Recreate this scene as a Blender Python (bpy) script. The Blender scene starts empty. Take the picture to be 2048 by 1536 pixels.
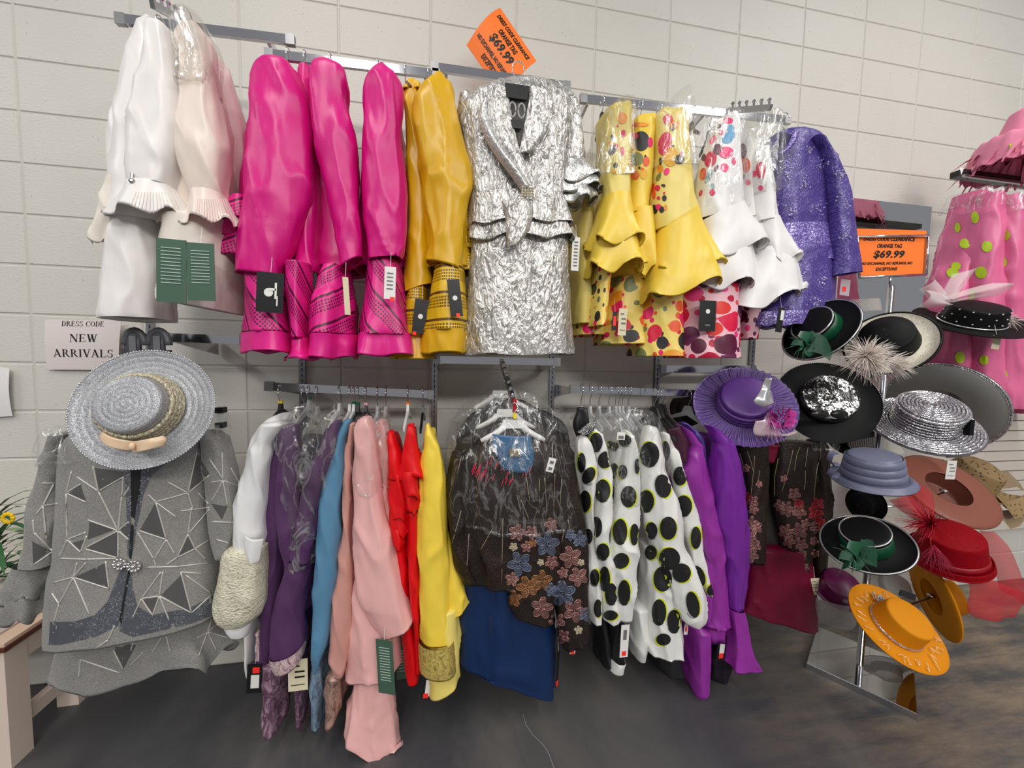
import bpy, math, random
from math import sin, cos, pi, sqrt, radians, atan2
from mathutils import Vector, Matrix, noise
from mathutils.bvhtree import BVHTree
random.seed(7)
S = bpy.context.scene
COL = S.collection
# ------------------------------------------------------------------ camera
# world: x along the block wall, y = 0 the wall face (room is y < 0), z = 0 the floor, metres
CAM = Vector((1.70946, -1.91405, 1.47722))
YAW, PITCH, ROLL, FPX = 0.174686, -0.0640798, 0.0202693, 754.058
_f = Vector((sin(YAW)*cos(PITCH), cos(YAW)*cos(PITCH), sin(PITCH)))
_r0 = Vector((cos(YAW), -sin(YAW), 0)); _u0 = _r0.cross(_f)
_R = _r0*cos(ROLL)+_u0*sin(ROLL); _U = -_r0*sin(ROLL)+_u0*cos(ROLL)
cd = bpy.data.cameras.new('camera'); cam = bpy.data.objects.new('camera', cd); COL.objects.link(cam)
cd.sensor_fit = 'HORIZONTAL'; cd.sensor_width = 36.0; cd.lens = 36.0*FPX/2048.0
cd.clip_start = 0.02; cd.clip_end = 60
mm = Matrix((( _R.x, _U.x, -_f.x, CAM.x), (_R.y, _U.y, -_f.y, CAM.y), (_R.z, _U.z, -_f.z, CAM.z), (0, 0, 0, 1)))
cam.matrix_world = mm
S.camera = cam
# ------------------------------------------------------------------ light
W = bpy.data.worlds.new('shop_ambient'); S.world = W; W.use_nodes = True
W.node_tree.nodes['Background'].inputs[0].default_value = (0.95, 0.95, 1.0, 1)
W.node_tree.nodes['Background'].inputs[1].default_value = 0.27
def area(name, loc, sx, sy, power, col=(1, 0.97, 0.93), rot=(0, 0, 0)):
    l = bpy.data.lights.new(name, 'AREA'); l.shape = 'RECTANGLE'; l.size = sx; l.size_y = sy
    l.energy = power; l.color = col
    o = bpy.data.objects.new(name, l); o.location = loc; o.rotation_euler = rot; COL.objects.link(o); return o
area('ceiling_strip_light', (4.6, -3.6, 4.3), 0.5, 5.0, 115)
area('ceiling_strip_light', (0.9, -3.6, 4.3), 0.5, 5.0, 82)
area('ceiling_strip_light', (-2.6, -3.6, 4.3), 0.5, 5.0, 112)
area('ceiling_strip_light', (3.4, -7.2, 4.3), 6.0, 0.5, 240, rot=(radians(35), 0, 0))
S.view_settings.view_transform = 'Standard'; S.view_settings.look = 'None'
S.view_settings.gamma = 1.0; S.view_settings.use_curve_mapping = False
S.view_settings.exposure = 0.0
# ------------------------------------------------------------------ helpers
def ray(px, py): return _f + _R*((px-1024)/FPX) - _U*((py-768)/FPX)
def at(px, py, Y):
    d = ray(px, py); return CAM + d*((Y-CAM.y)/d.y)
def atz(px, py, Z):
    d = ray(px, py); return CAM + d*((Z-CAM.z)/d.z)
def lin(c):
    r = []
    for v in c:
        v /= 255.0; r.append(v/12.92 if v <= .04045 else ((v+.055)/1.055)**2.4)
    return (r[0], r[1], r[2], 1)
GEO = {}; LOC = {}; WRK = [1.0]
def obj(name, V, Fc, mat, parent=None, uv=None, smooth=True):
    me = bpy.data.meshes.new(name); me.from_pydata([tuple(v) for v in V], [], Fc)
    if uv:
        l = me.uv_layers.new(name='UVMap'); d = l.data
        for p in me.polygons:
            for li in p.loop_indices: d[li].uv = uv[me.loops[li].vertex_index]
    if smooth:
        me.polygons.foreach_set('use_smooth', [True]*len(me.polygons))
    me.materials.append(mat); me.update()
    o = bpy.data.objects.new(name, me); COL.objects.link(o)
    if parent: par(o, parent)
    GEO[o.name] = (V, Fc)
    return o
def par(o, p):
    o.parent = p
    L = LOC.get(p.name)
    o.matrix_parent_inverse = Matrix.Translation(-Vector(L)) if L else Matrix.Identity(4)
def thing(name, loc, label, cat, group=None):
    o = bpy.data.objects.new(name, None); COL.objects.link(o); o.location = loc; o.empty_display_size = .05
    o['label'] = label; o['category'] = cat; LOC[o.name] = tuple(loc)
    if group: o['group'] = group
    return o
def tagit(o, label, cat, group=None):
    o['label'] = label; o['category'] = cat
    if group: o['group'] = group
    return o
class MB:
    """collects boxes, tubes and strips into one mesh"""
    def __init__(s): s.v = []; s.f = []
    def add(s, V, Fc):
        b = len(s.v); s.v += [Vector(v) for v in V]; s.f += [tuple(i+b for i in q) for q in Fc]; return s
    def box(s, c, d, M=None):
        c = Vector(c); x, y, z = d[0]/2, d[1]/2, d[2]/2
        V = [Vector((a*x, b*y, e*z)) for a in (-1, 1) for b in (-1, 1) for e in (-1, 1)]
        if M: V = [M @ v for v in V]
        return s.add([v+c for v in V], [(0, 1, 3, 2), (4, 6, 7, 5), (0, 4, 5, 1), (2, 3, 7, 6), (0, 2, 6, 4), (1, 5, 7, 3)])
    def hull(s, a, b):
        """prism between two quads a and b (4 points each)"""
        return s.add(list(a)+list(b), [(3, 2, 1, 0), (4, 5, 6, 7)]+[(i, (i+1) % 4, 4+(i+1) % 4, 4+i) for i in range(4)])
    def tube(s, pts, r, n=8, close=False):
        pts = [Vector(p) for p in pts]; m = len(pts); rings = []; up = Vector((0, 0, 1))
        for i, p in enumerate(pts):
            t = (pts[min(i+1, m-1)]-pts[max(i-1, 0)]) if not close else (pts[(i+1) % m]-pts[i-1])
            if t.length < 1e-9: t = Vector((0, 0, 1))
            t.normalize(); a = t.cross(up)
            if a.length < .05: a = t.cross(Vector((1, 0, 0)))
            a.normalize(); b = t.cross(a); rr = r[i] if isinstance(r, (list, tuple)) else r
            rings.append([p+(a*cos(2*pi*k/n)+b*sin(2*pi*k/n))*rr for k in range(n)])
        V = [v for g in rings for v in g]; Fc = []
        for i in range(m if close else m-1):
            j = (i+1) % m
            for k in range(n): Fc.append((i*n+k, i*n+(k+1) % n, j*n+(k+1) % n, j*n+k))
        if not close: Fc += [tuple(range(n-1, -1, -1)), tuple((m-1)*n+k for k in range(n))]
        return s.add(V, Fc)
    def ball(s, c, r, n=8, m=5, sc=(1, 1, 1)):
        c = Vector(c); V = [c+Vector((0, 0, r*sc[2]))]; Fc = []
        for i in range(1, m):
            a = pi*i/m
            for k in range(n):
                b = 2*pi*k/n; V.append(c+Vector((r*sin(a)*cos(b)*sc[0], r*sin(a)*sin(b)*sc[1], r*cos(a)*sc[2])))
        V.append(c-Vector((0, 0, r*sc[2])))
        for k in range(n): Fc.append((0, 1+k, 1+(k+1) % n))
        for i in range(m-2):
            for k in range(n):
                a = 1+i*n+k; b = 1+i*n+(k+1) % n; Fc.append((a, a+n, b+n, b))
        e = len(V)-1; o = 1+(m-2)*n
        for k in range(n): Fc.append((e, o+(k+1) % n, o+k))
        return s.add(V, Fc)
    def build(s, name, mat, parent=None, smooth=False): return obj(name, s.v, s.f, mat, parent, None, smooth)
def crom(P, m, closed=False):
    """Catmull-Rom subdivision of a list of tuples"""
    out = []; n = len(P)
    for i in range(n-1):
        p0 = P[max(i-1, 0)]; p1 = P[i]; p2 = P[i+1]; p3 = P[min(i+2, n-1)]
        for k in range(m):
            t = k/m
            out.append(tuple(.5*((2*b)+(c-a)*t+(2*a-5*b+4*c-d)*t*t+(3*b-a-3*c+d)*t**3) for a, b, c, d in zip(p0, p1, p2, p3)))
    out.append(tuple(P[-1])); return out
def norm_rows(rows):
    r = []
    for q in rows:
        if len(q) == 3: r.append((q[1], q[0], q[2], q[0]))
        else: r.append(tuple(q))
    return r
def wrinkle(p, sd):
    a = noise.noise(Vector((p.x*12+sd, p.y*12, p.z*1.5)))
    b = max(0.0, 1-2.6*abs(noise.noise(Vector((p.x*13+sd*2, p.y*13, p.z*5.0+p.x*7)))))
    c = noise.noise(Vector((p.x*42+sd, p.y*42, p.z*26)))
    return 1.4*a+.95*(b*b-.25)+.14*c
def tube(name, rows, Y, ry, mat, parent, n=56, m=5, k=0, amp=0.0, ph=0.0, ramp=1.6, hem=0.0, wr=0.008, dy=0.0, pw=.8, cap=True, base=0.0, lean=0.0, seed=0.0):
    """cloth tube: rows of (y, x_left, x_right) or (xl, yl, xr, yr) seen at depth Y, made round with depth ry, folds k/amp growing to the hem"""
    R0 = norm_rows(rows); LL = (at(R0[0][0], R0[0][1], Y)-at(R0[-1][0], R0[-1][1], Y)).length
    m = max(3, min(14, int(LL/.011/max(1, len(R0)-1))+1))
    rows = crom(R0, m); N = len(rows)
    LR = [(at(a, b, Y+lean*i/(N-1)), at(c, d, Y+lean*i/(N-1))) for i, (a, b, c, d) in enumerate(rows)]
    hm = max((R-L).length for L, R in LR)/2
    V = []; uv = []; vv = 0; per = 2*pi*sqrt((hm*hm*.6+ry*ry)/2); sd = seed+ph+len(GEO)*1.7
    CS = []
    for j in range(n):
        th = 2*pi*j/n; a = cos(th); b = sin(th)
        CS.append((th, math.copysign(abs(a)**pw, a), math.copysign(abs(b)**pw, b)))
    def ring(i, sc=1.0, dz=0.0):
        L, R = LR[i]; c = (L+R)/2; h = (R-L)/2; t = i/(N-1)
        q = ry*(.3+.7*min(1, (h.length/hm)**.8))*sc
        A = base+amp*t**ramp; wa = WRK[0]*wr*min(1, .35+3*t)
        for th, a, b in CS:
            f = sin(k*th+ph+.8*sin(2*th+ph)) if k else 0
            rad = 1+A*f
            o = h*a+Vector((0, q*b, 0))
            p = c+h*(a*rad*sc)+Vector((0, q*b*rad+dy, 0))
            if hem: p.z += hem*t**5*sin(k*th+ph+1.0+.8*sin(2*th+ph))
            if wr and o.length > 1e-6: p += o.normalized()*(wa*(wrinkle(p, sd)-.25))
            p.z += dz; V.append(p); uv.append((per*th/(2*pi), -vv))
    for i in range(N):
        if i: vv += ((LR[i][0]+LR[i][1])/2-(LR[i-1][0]+LR[i-1][1])/2).length
        ring(i)
    ring(N-1, .955, .012); NR = N+1
    Fc = []
    for i in range(NR-1):
        for j in range(n):
            Fc.append((i*n+j, i*n+(j+1) % n, (i+1)*n+(j+1) % n, (i+1)*n+j))
    if cap:
        c = sum((V[j] for j in range(n)), Vector())/n+Vector((0, 0, .006)); V.append(c); uv.append((0, .02)); e = len(V)-1
        for j in range(n): Fc.append((e, (j+1) % n, j))
    return obj(name, V, Fc, mat, parent, uv)
def sheet(name, rows, Y, mat, parent, n=14, m=4, bulge=0.02, k=0, amp=0.0, ph=0.0, thick=0.0022, dY=0.0, wr=0.0):
    """open cloth sheet spanned between left and right edge points, bowed towards the room"""
    rows = crom(norm_rows(rows), m); N = len(rows); V = []; uv = []; vv = 0
    fr = []
    for s in (0, 1):
        for i, (a, b, c, d) in enumerate(rows):
            t = i/(N-1); L = at(a, b, Y+dY*t); R = at(c, d, Y+dY*t)
            for j in range(n+1):
                u = j/n; p = L.lerp(R, u); p.y -= bulge*sin(pi*u)
                if k: p.y -= amp*t*sin(k*u*2*pi+ph)
                if wr: p.y += wr*noise.noise(Vector((p.x*20+ph, 3, p.z*9)))
                p.y += s*thick; V.append(p); uv.append(((R-L).length*(u-.5), -(rows[i][1]-rows[0][1])*.0019))
    w = n+1; Fc = []
    for i in range(N-1):
        for j in range(n):
            a = i*w+j; Fc.append((a, a+w, a+w+1, a+1)); b = a+N*w; Fc.append((b, b+1, b+w+1, b+w))
    o = N*w
    for i in range(N-1):
        a = i*w; Fc.append((a, a+o, a+w+o, a+w)); a = i*w+n; Fc.append((a, a+w, a+w+o, a+o))
    for j in range(n):
        a = j; Fc.append((a, a+1, a+1+o, a+o)); a = (N-1)*w+j; Fc.append((a, a+o, a+1+o, a+1))
    return obj(name, V, Fc, mat, parent, uv)
# ---- things laid on a garment's surface
_bv = {}
def bvh(objs):
    key = tuple(o.name for o in objs)
    if key not in _bv:
        V = []; Fc = []
        for o in objs:
            v, f = GEO[o.name]; b = len(V); V += list(v); Fc += [tuple(i+b for i in q) for q in f]
        _bv[key] = BVHTree.FromPolygons(V, Fc)
    return _bv[key]
def cast(B, px, py, off=.002):
    d = ray(px, py).normalized(); h = B.ray_cast(CAM, d)
    if h[0] is None: return None
    return h[0]-d*off
def on(objs, px, py, off=.003):
    p = cast(bvh(objs), px, py, off); return p
def decal_poly(mb, B, pts, off=.002):
    """filled star-shaped polygon of pixels laid on the surface"""
    cx = sum(p[0] for p in pts)/len(pts); cy = sum(p[1] for p in pts)/len(pts)
    c = cast(B, cx, cy, off)
    if c is None: return
    n = len(pts); V = [c]; rr = (.36, .7, 1.0); prev = [c]*n
    for r in rr:
        cur = []
        for i, (x, y) in enumerate(pts):
            q = cast(B, cx+(x-cx)*r, cy+(y-cy)*r, off)
            if q is None or (q-prev[i]).length > .09: q = prev[i]
            cur.append(q)
        V += cur; prev = cur
    Fc = [(0, 1+i, 1+(i+1) % n) for i in range(n)]
    for k in range(len(rr)-1):
        b = 1+k*n
        for i in range(n): Fc.append((b+i, b+n+i, b+n+(i+1) % n, b+(i+1) % n))
    mb.add(V, [tuple(reversed(f)) for f in Fc])
def ell(cx, cy, rx, ry, a=0, n=20):
    a = radians(a); return [(cx+rx*cos(t)*cos(a)-ry*sin(t)*sin(a), cy+rx*cos(t)*sin(a)+ry*sin(t)*cos(a)) for t in (2*pi*i/n for i in range(n))]
def decal_line(mb, B, pts, w=.0016, off=.002, seg=7):
    """thin raised cord along a pixel polyline laid on the surface"""
    P = []
    for (a, b), (c, d) in zip(pts[:-1], pts[1:]):
        for k in range(seg): P.append((a+(c-a)*k/seg, b+(d-b)*k/seg))
    P.append(pts[-1]); runs = [[]]
    for x, y in P:
        q = cast(B, x, y, off)
        if q is None or (runs[-1] and (q-runs[-1][-1]).length > .07): runs.append([])
        if q is not None: runs[-1].append(q)
    run = max(runs, key=len)
    if len(run) > 1: mb.tube(run, w, 5)
def decal_strip(mb, B, A_, B_, off=.002, n=4, sub=5):
    """band between two pixel polylines laid on the surface"""
    def res(P):
        o = []
        for (a, b), (c, d) in zip(P[:-1], P[1:]):
            for k in range(sub): o.append((a+(c-a)*k/sub, b+(d-b)*k/sub))
        return o+[P[-1]]
    P, Q = res(A_), res(B_); G = []
    for (a, b), (c, d) in zip(P, Q): G.append([cast(B, a+(c-a)*k/n, b+(d-b)*k/n, off) for k in range(n+1)])
    V = []; ix = {}; Fc = []
    for i in range(len(G)-1):
        for j in range(n):
            q = [(i, j), (i+1, j), (i+1, j+1), (i, j+1)]
            if any(G[a][b] is None for a, b in q): continue
            pts = [G[a][b] for a, b in q]
            if max((pts[k]-pts[k-1]).length for k in range(4)) > .07: continue
            for k in q:
                if k not in ix: ix[k] = len(V); V.append(G[k[0]][k[1]])
            Fc.append(tuple(ix[k] for k in q))
    mb.add(V, Fc)
# ------------------------------------------------------------------ materials
def newmat(name):
    m = bpy.data.materials.new(name); m.use_nodes = True; nt = m.node_tree
    return m, nt, nt.nodes['Principled BSDF']
def ND(nt, typ, ins=None, **props):
    n = nt.nodes.new('ShaderNode'+typ)
    for k, v in props.items(): setattr(n, k, v)
    for k, v in (ins or {}).items():
        if isinstance(v, bpy.types.NodeSocket): nt.links.new(v, n.inputs[k])
        else: n.inputs[k].default_value = v
    return n
def LK(nt, a, b): nt.links.new(a, b)
def mixc(nt, fac, a, b, bt='MIX'):
    n = nt.nodes.new('ShaderNodeMix'); n.data_type = 'RGBA'; n.blend_type = bt
    for i, v in ((0, fac), (6, a), (7, b)):
        if isinstance(v, bpy.types.NodeSocket): nt.links.new(v, n.inputs[i])
        else: n.inputs[i].default_value = v
    return n.outputs[2]
def ma(nt, op, a, b=0.0, c=None):
    n = nt.nodes.new('ShaderNodeMath'); n.operation = op
    for i, v in ((0, a), (1, b), (2, c)):
        if v is None: continue
        if isinstance(v, bpy.types.NodeSocket): nt.links.new(v, n.inputs[i])
        else: n.inputs[i].default_value = v
    return n.outputs[0]
def ramp(nt, fac, stops, mode='CONSTANT'):
    n = nt.nodes.new('ShaderNodeValToRGB'); cr = n.color_ramp; cr.interpolation = mode
    while len(cr.elements) < len(stops): cr.elements.new(.5)
    for e, (p, c) in zip(cr.elements, stops): e.position = p; e.color = c
    LK(nt, fac, n.inputs[0]); return n.outputs[0]
def pos(nt, sc=(1, 1, 1)):
    g = nt.nodes.new('ShaderNodeNewGeometry'); mp = ND(nt, 'Mapping', {'Vector': g.outputs['Position'], 'Scale': sc}); return mp.outputs[0]
def uvn(nt, sc=(1, 1, 1), rot=0, loc=(0, 0, 0)):
    g = nt.nodes.new('ShaderNodeUVMap'); mp = ND(nt, 'Mapping', {'Vector': g.outputs[0], 'Scale': sc, 'Rotation': (0, 0, rot), 'Location': loc}); return mp.outputs[0]
def bump(nt, b, h, st, dist=.004):
    n = ND(nt, 'Bump', {'Height': h, 'Strength': st, 'Distance': dist}); LK(nt, n.outputs[0], b.inputs['Normal'])
def plain(name, col, rough=.6, metal=0.0, spec=.5, sheen=0.0, trans=None):
    m, nt, b = newmat(name); b.inputs['Base Color'].default_value = lin(col)
    b.inputs['Roughness'].default_value = rough; b.inputs['Metallic'].default_value = metal
    b.inputs['Specular IOR Level'].default_value = spec; b.inputs['Sheen Weight'].default_value = sheen
    return m
def satin(name, col, rough=.36, spec=.55, wr=.35, sheen=.25, var=.06):
    m, nt, b = newmat(name); c = lin(col)
    p = pos(nt, (1, 1, .35)); nz = ND(nt, 'TexNoise', {'Vector': p, 'Scale': 16.0, 'Detail': 2.0, 'Roughness': .5})
    d = tuple(v*(1-var*3) for v in c[:3])+(1,)
    LK(nt, mixc(nt, nz.outputs[0], d, c), b.inputs['Base Color'])
    b.inputs['Roughness'].default_value = rough; b.inputs['Specular IOR Level'].default_value = spec
    b.inputs['Sheen Weight'].default_value = sheen; b.inputs['Sheen Tint'].default_value = c
    f = ND(nt, 'TexNoise', {'Vector': pos(nt, (1, 1, 3)), 'Scale': 260.0, 'Detail': 1.0})
    h = ma(nt, 'ADD', ma(nt, 'MULTIPLY', nz.outputs[0], 1.0), ma(nt, 'MULTIPLY', f.outputs[0], .04))
    bump(nt, b, h, wr, .012); return m
def crinkle(name, col, dark, metal=.75, rough=.28, sc=55.0, st=1.0, dist=.006, stretch=(1, 1, .5)):
    m, nt, b = newmat(name)
    p = pos(nt, stretch); nz = ND(nt, 'TexNoise', {'Vector': p, 'Scale': sc, 'Detail': 3.0, 'Distortion': 1.4})
    r = ma(nt, 'ABSOLUTE', ma(nt, 'SUBTRACT', nz.outputs[0], .5)); r = ma(nt, 'MULTIPLY', r, 4.0)
    LK(nt, mixc(nt, r, lin(col), lin(dark)), b.inputs['Base Color'])
    b.inputs['Metallic'].default_value = metal; b.inputs['Roughness'].default_value = rough
    if metal == 0: b.inputs['Specular IOR Level'].default_value = .12
    bump(nt, b, nz.outputs[0], st, dist); return m
def glitter(name, col, light, sc=420.0, metal=.8, rough=.25, lattice=0, st=.8, thr=.62):
    m, nt, b = newmat(name); p = pos(nt)
    v = ND(nt, 'TexVoronoi', {'Vector': p, 'Scale': sc}); s = ND(nt, 'SeparateColor', {'Color': v.outputs['Color']})
    fac = ma(nt, 'GREATER_THAN', s.outputs[0], thr)
    n2 = ND(nt, 'TexNoise', {'Vector': p, 'Scale': 22.0, 'Detail': 3.0})
    fac = ma(nt, 'MULTIPLY', fac, ma(nt, 'GREATER_THAN', n2.outputs[0], .45)) if lattice else fac
    bc = lin(col)
    if lattice == 2:
        sx = ND(nt, 'SeparateXYZ', {'Vector': p}); d1 = ma(nt, 'FRACT', ma(nt, 'MULTIPLY', ma(nt, 'ADD', sx.outputs[0], sx.outputs[2]), 58.0)); d2 = ma(nt, 'FRACT', ma(nt, 'MULTIPLY', ma(nt, 'SUBTRACT', sx.outputs[0], sx.outputs[2]), 58.0))
        gl = ma(nt, 'MAXIMUM', ma(nt, 'LESS_THAN', d1, .22), ma(nt, 'LESS_THAN', d2, .22)); bc = mixc(nt, ma(nt, 'MULTIPLY', gl, .55), lin(col), lin((44, 32, 92)))
    LK(nt, mixc(nt, fac, bc, lin(light)), b.inputs['Base Color'])
    LK(nt, ma(nt, 'MULTIPLY', fac, metal), b.inputs['Metallic']); b.inputs['Roughness'].default_value = rough
    bump(nt, b, ma(nt, 'ADD', s.outputs[1], ma(nt, 'MULTIPLY', n2.outputs[0], 2.0)), st, .004); return m
def voro_print(name, base, cols, sc=22.0, r0=.42, rnd=.9):
    m, nt, b = newmat(name); u = uvn(nt)
    c = lin(base)
    for L, (s, rr) in enumerate(((sc*1.9, r0*.62), (sc, r0))):
        uu = uvn(nt, (1, 1, 1), .3*L, (L*.37, L*.21, 0))
        v = ND(nt, 'TexVoronoi', {'Vector': uu, 'Scale': s, 'Randomness': rnd}, voronoi_dimensions='2D')
        sp = ND(nt, 'SeparateColor', {'Color': v.outputs['Color']})
        rad = ma(nt, 'MULTIPLY_ADD', sp.outputs[1], rr*.55, rr*.5)
        mask = ma(nt, 'LESS_THAN', v.outputs['Distance'], rad)
        k = len(cols); col = ramp(nt, sp.outputs[0], [(i/k, lin(x)) for i, x in enumerate(cols)])
        c = mixc(nt, mask, c, col)
    LK(nt, c, b.inputs['Base Color']); b.inputs['Roughness'].default_value = .42
    nz = ND(nt, 'TexNoise', {'Vector': pos(nt, (1, 1, .4)), 'Scale': 18.0}); bump(nt, b, nz.outputs[0], .3, .012); return m
def perforated(name, col, dark, ang=.7, S=95.0, B=42.0, rough=.38):
    m, nt, b = newmat(name); g = uvn(nt, (1, 1, 1), ang); sp = ND(nt, 'SeparateXYZ', {'Vector': g})
    fx = ma(nt, 'SUBTRACT', ma(nt, 'FRACT', ma(nt, 'MULTIPLY', sp.outputs[0], S)), .5)
    fy = ma(nt, 'SUBTRACT', ma(nt, 'FRACT', ma(nt, 'MULTIPLY', sp.outputs[1], S)), .5)
    d = ma(nt, 'MAXIMUM', ma(nt, 'ABSOLUTE', fx), ma(nt, 'ABSOLUTE', fy)); hole = ma(nt, 'LESS_THAN', d, .31)
    ph = ma(nt, 'FRACT', ma(nt, 'MULTIPLY', sp.outputs[1], S/9.0))
    band = ma(nt, 'MULTIPLY', ma(nt, 'GREATER_THAN', ph, .34), ma(nt, 'LESS_THAN', ph, .8))
    line = ma(nt, 'LESS_THAN', ma(nt, 'ABSOLUTE', ma(nt, 'SUBTRACT', ph, .9)), .05)
    f = ma(nt, 'MAXIMUM', ma(nt, 'MULTIPLY', hole, band), line)
    LK(nt, mixc(nt, f, lin(col), lin(dark)), b.inputs['Base Color']); b.inputs['Roughness'].default_value = rough
    nz = ND(nt, 'TexNoise', {'Vector': pos(nt, (1, 1, .4)), 'Scale': 18.0}); bump(nt, b, ma(nt, 'SUBTRACT', nz.outputs[0], ma(nt, 'MULTIPLY', f, .1)), .35, .012); return m
def film(name, fac=.03, tint=(252, 252, 252), sc=20.0, hi=.4):
    m, nt, b = newmat(name); out = nt.nodes['Material Output']
    p = pos(nt, (1, 1, .4)); nz = ND(nt, 'TexNoise', {'Vector': p, 'Scale': sc, 'Detail': 4.0, 'Distortion': .9})
    rid = ma(nt, 'SUBTRACT', 1.0, ma(nt, 'MULTIPLY', ma(nt, 'ABSOLUTE', ma(nt, 'SUBTRACT', nz.outputs[0], .5)), 22.0))
    rid = ma(nt, 'MAXIMUM', rid, 0.0)
    bm = ND(nt, 'Bump', {'Height': nz.outputs[0], 'Strength': 1.0, 'Distance': .012})
    t = ND(nt, 'BsdfTransparent', {'Color': lin(tint)}); g = ND(nt, 'BsdfGlossy', {'Color': (1, 1, 1, 1), 'Roughness': .22, 'Normal': bm.outputs[0]})
    fc = ma(nt, 'MULTIPLY_ADD', rid, hi*.55, fac)
    df = ND(nt, 'BsdfDiffuse', {'Color': (.8, .8, .8, 1)}); gd = ND(nt, 'MixShader', {0: .3}); LK(nt, g.outputs[0], gd.inputs[1]); LK(nt, df.outputs[0], gd.inputs[2])
    mx = ND(nt, 'MixShader', {0: fc}); LK(nt, t.outputs[0], mx.inputs[1]); LK(nt, gd.outputs[0], mx.inputs[2])
    LK(nt, mx.outputs[0], out.inputs[0]); return m
def sheer(name, col, alpha=.4, rough=.6):
    m, nt, b = newmat(name); b.inputs['Base Color'].default_value = lin(col); b.inputs['Alpha'].default_value = alpha; b.inputs['Roughness'].default_value = rough; return m
def netmat(name, col, S=160.0, w=.16):
    m, nt, b = newmat(name); g = uvn(nt, (1, 1, 1), pi/4); sp = ND(nt, 'SeparateXYZ', {'Vector': g})
    a = ma(nt, 'LESS_THAN', ma(nt, 'FRACT', ma(nt, 'MULTIPLY', sp.outputs[0], S)), w)
    c = ma(nt, 'LESS_THAN', ma(nt, 'FRACT', ma(nt, 'MULTIPLY', sp.outputs[1], S)), w)
    LK(nt, ma(nt, 'MAXIMUM', a, c), b.inputs['Alpha']); b.inputs['Base Color'].default_value = lin(col); return m
def wallpaint():
    m, nt, b = newmat('painted_block'); p = pos(nt)
    a = ND(nt, 'TexNoise', {'Vector': p, 'Scale': 2.3, 'Detail': 4.0}); c = mixc(nt, a.outputs[0], lin((204, 201, 193)), lin((216, 214, 206)))
    pit = ND(nt, 'TexVoronoi', {'Vector': p, 'Scale': 38.0}); n2 = ND(nt, 'TexNoise', {'Vector': p, 'Scale': 9.0})
    pm = ma(nt, 'MULTIPLY', ma(nt, 'LESS_THAN', pit.outputs['Distance'], .1), ma(nt, 'GREATER_THAN', n2.outputs[0], .56))
    LK(nt, mixc(nt, ma(nt, 'MULTIPLY', pm, .45), c, lin((120, 116, 110))), b.inputs['Base Color'])
    b.inputs['Roughness'].default_value = .45; b.inputs['Specular IOR Level'].default_value = .35
    n3 = ND(nt, 'TexNoise', {'Vector': pos(nt, (.6, .6, 1.4)), 'Scale': 95.0, 'Detail': 4.0, 'Roughness': .65})
    bump(nt, b, ma(nt, 'SUBTRACT', n3.outputs[0], ma(nt, 'MULTIPLY', pm, .8)), .55, .003); return m
def floormat():
    m, nt, b = newmat('sealed_concrete'); p = pos(nt, (1, .6, 1))
    a = ND(nt, 'TexNoise', {'Vector': p, 'Scale': 1.3, 'Detail': 7.0, 'Roughness': .62, 'Distortion': .6})
    c = ramp(nt, a.outputs[0], [(0.28, lin((52, 53, 57))), (.5, lin((70, 70, 73))), (.72, lin((98, 95, 92)))], 'LINEAR')
    s = ND(nt, 'TexNoise', {'Vector': pos(nt, (.35, 1.5, 1)), 'Scale': 6.0, 'Detail': 6.0, 'Roughness': .7})
    g = nt.nodes.new('ShaderNodeNewGeometry'); sx = ND(nt, 'SeparateXYZ', {'Vector': g.outputs['Position']})
    r = ND(nt, 'MapRange', {'Value': sx.outputs[0], 1: 2.7, 2: 4.3})
    f = ma(nt, 'MULTIPLY', r.outputs[0], ma(nt, 'MAXIMUM', ma(nt, 'MULTIPLY_ADD', s.outputs[0], 2.6, -1.0), 0.0))
    c = mixc(nt, f, c, lin((158, 138, 114)))
    LK(nt, c, b.inputs['Base Color'])
    LK(nt, ma(nt, 'MULTIPLY_ADD', a.outputs[0], .3, .3), b.inputs['Roughness'])
    bump(nt, b, s.outputs[0], .12, .004); return m
M = {}
M['wall'] = wallpaint(); M['floor'] = floormat()
M['mortar'] = plain('painted_joint', (202, 199, 191), .6)
M['chrome'] = plain('chrome', (210, 210, 214), .12, 1.0)
M['steel'] = plain('brushed_steel', (170, 170, 172), .32, 1.0)
M['dark_slot'] = plain('dark_slot', (35, 35, 37), .7)
M['mirror'] = plain('mirror_glass', (225, 228, 228), .015, 1.0)
M['black_plastic'] = plain('black_plastic', (24, 24, 25), .35)
M['white_plastic'] = plain('white_plastic', (232, 232, 230), .35)
M['clear_plastic'] = sheer('clear_plastic', (225, 228, 230), .35, .1)
M['film'] = film('garment_film'); M['film_heavy'] = film('garment_film_dense', .075, (246, 246, 244), 17.0, .6)
M['paper_orange'] = plain('orange_paper', (255, 124, 38), .6)
M['paper_white'] = plain('white_paper', (226, 216, 212), .6)
M['paper_plain'] = plain('plain_paper', (232, 230, 230), .6)
M['ink'] = plain('black_ink', (18, 14, 14), .5)
M['tag_black'] = plain('black_card', (20, 20, 21), .4); M['tag_white'] = plain('white_card', (232, 230, 226), .5)
M['tag_cream'] = plain('cream_card', (226, 216, 184), .5); M['tag_green'] = plain('green_card', (66, 96, 78), .5)
M['sticker_red'] = plain('red_sticker', (255, 52, 48), .5); M['print_grey'] = plain('grey_print', (110, 110, 108), .6)
M['pale_print'] = plain('pale_print', (180, 200, 188), .6)
for nm, c in dict(ring_yellow=(240, 214, 40), ring_green=(16, 92, 62), ring_pink=(236, 170, 170), ring_orange=(240, 120, 50), ring_red=(170, 16, 40)).items():
    M[nm] = plain(nm, c, .4)
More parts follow.
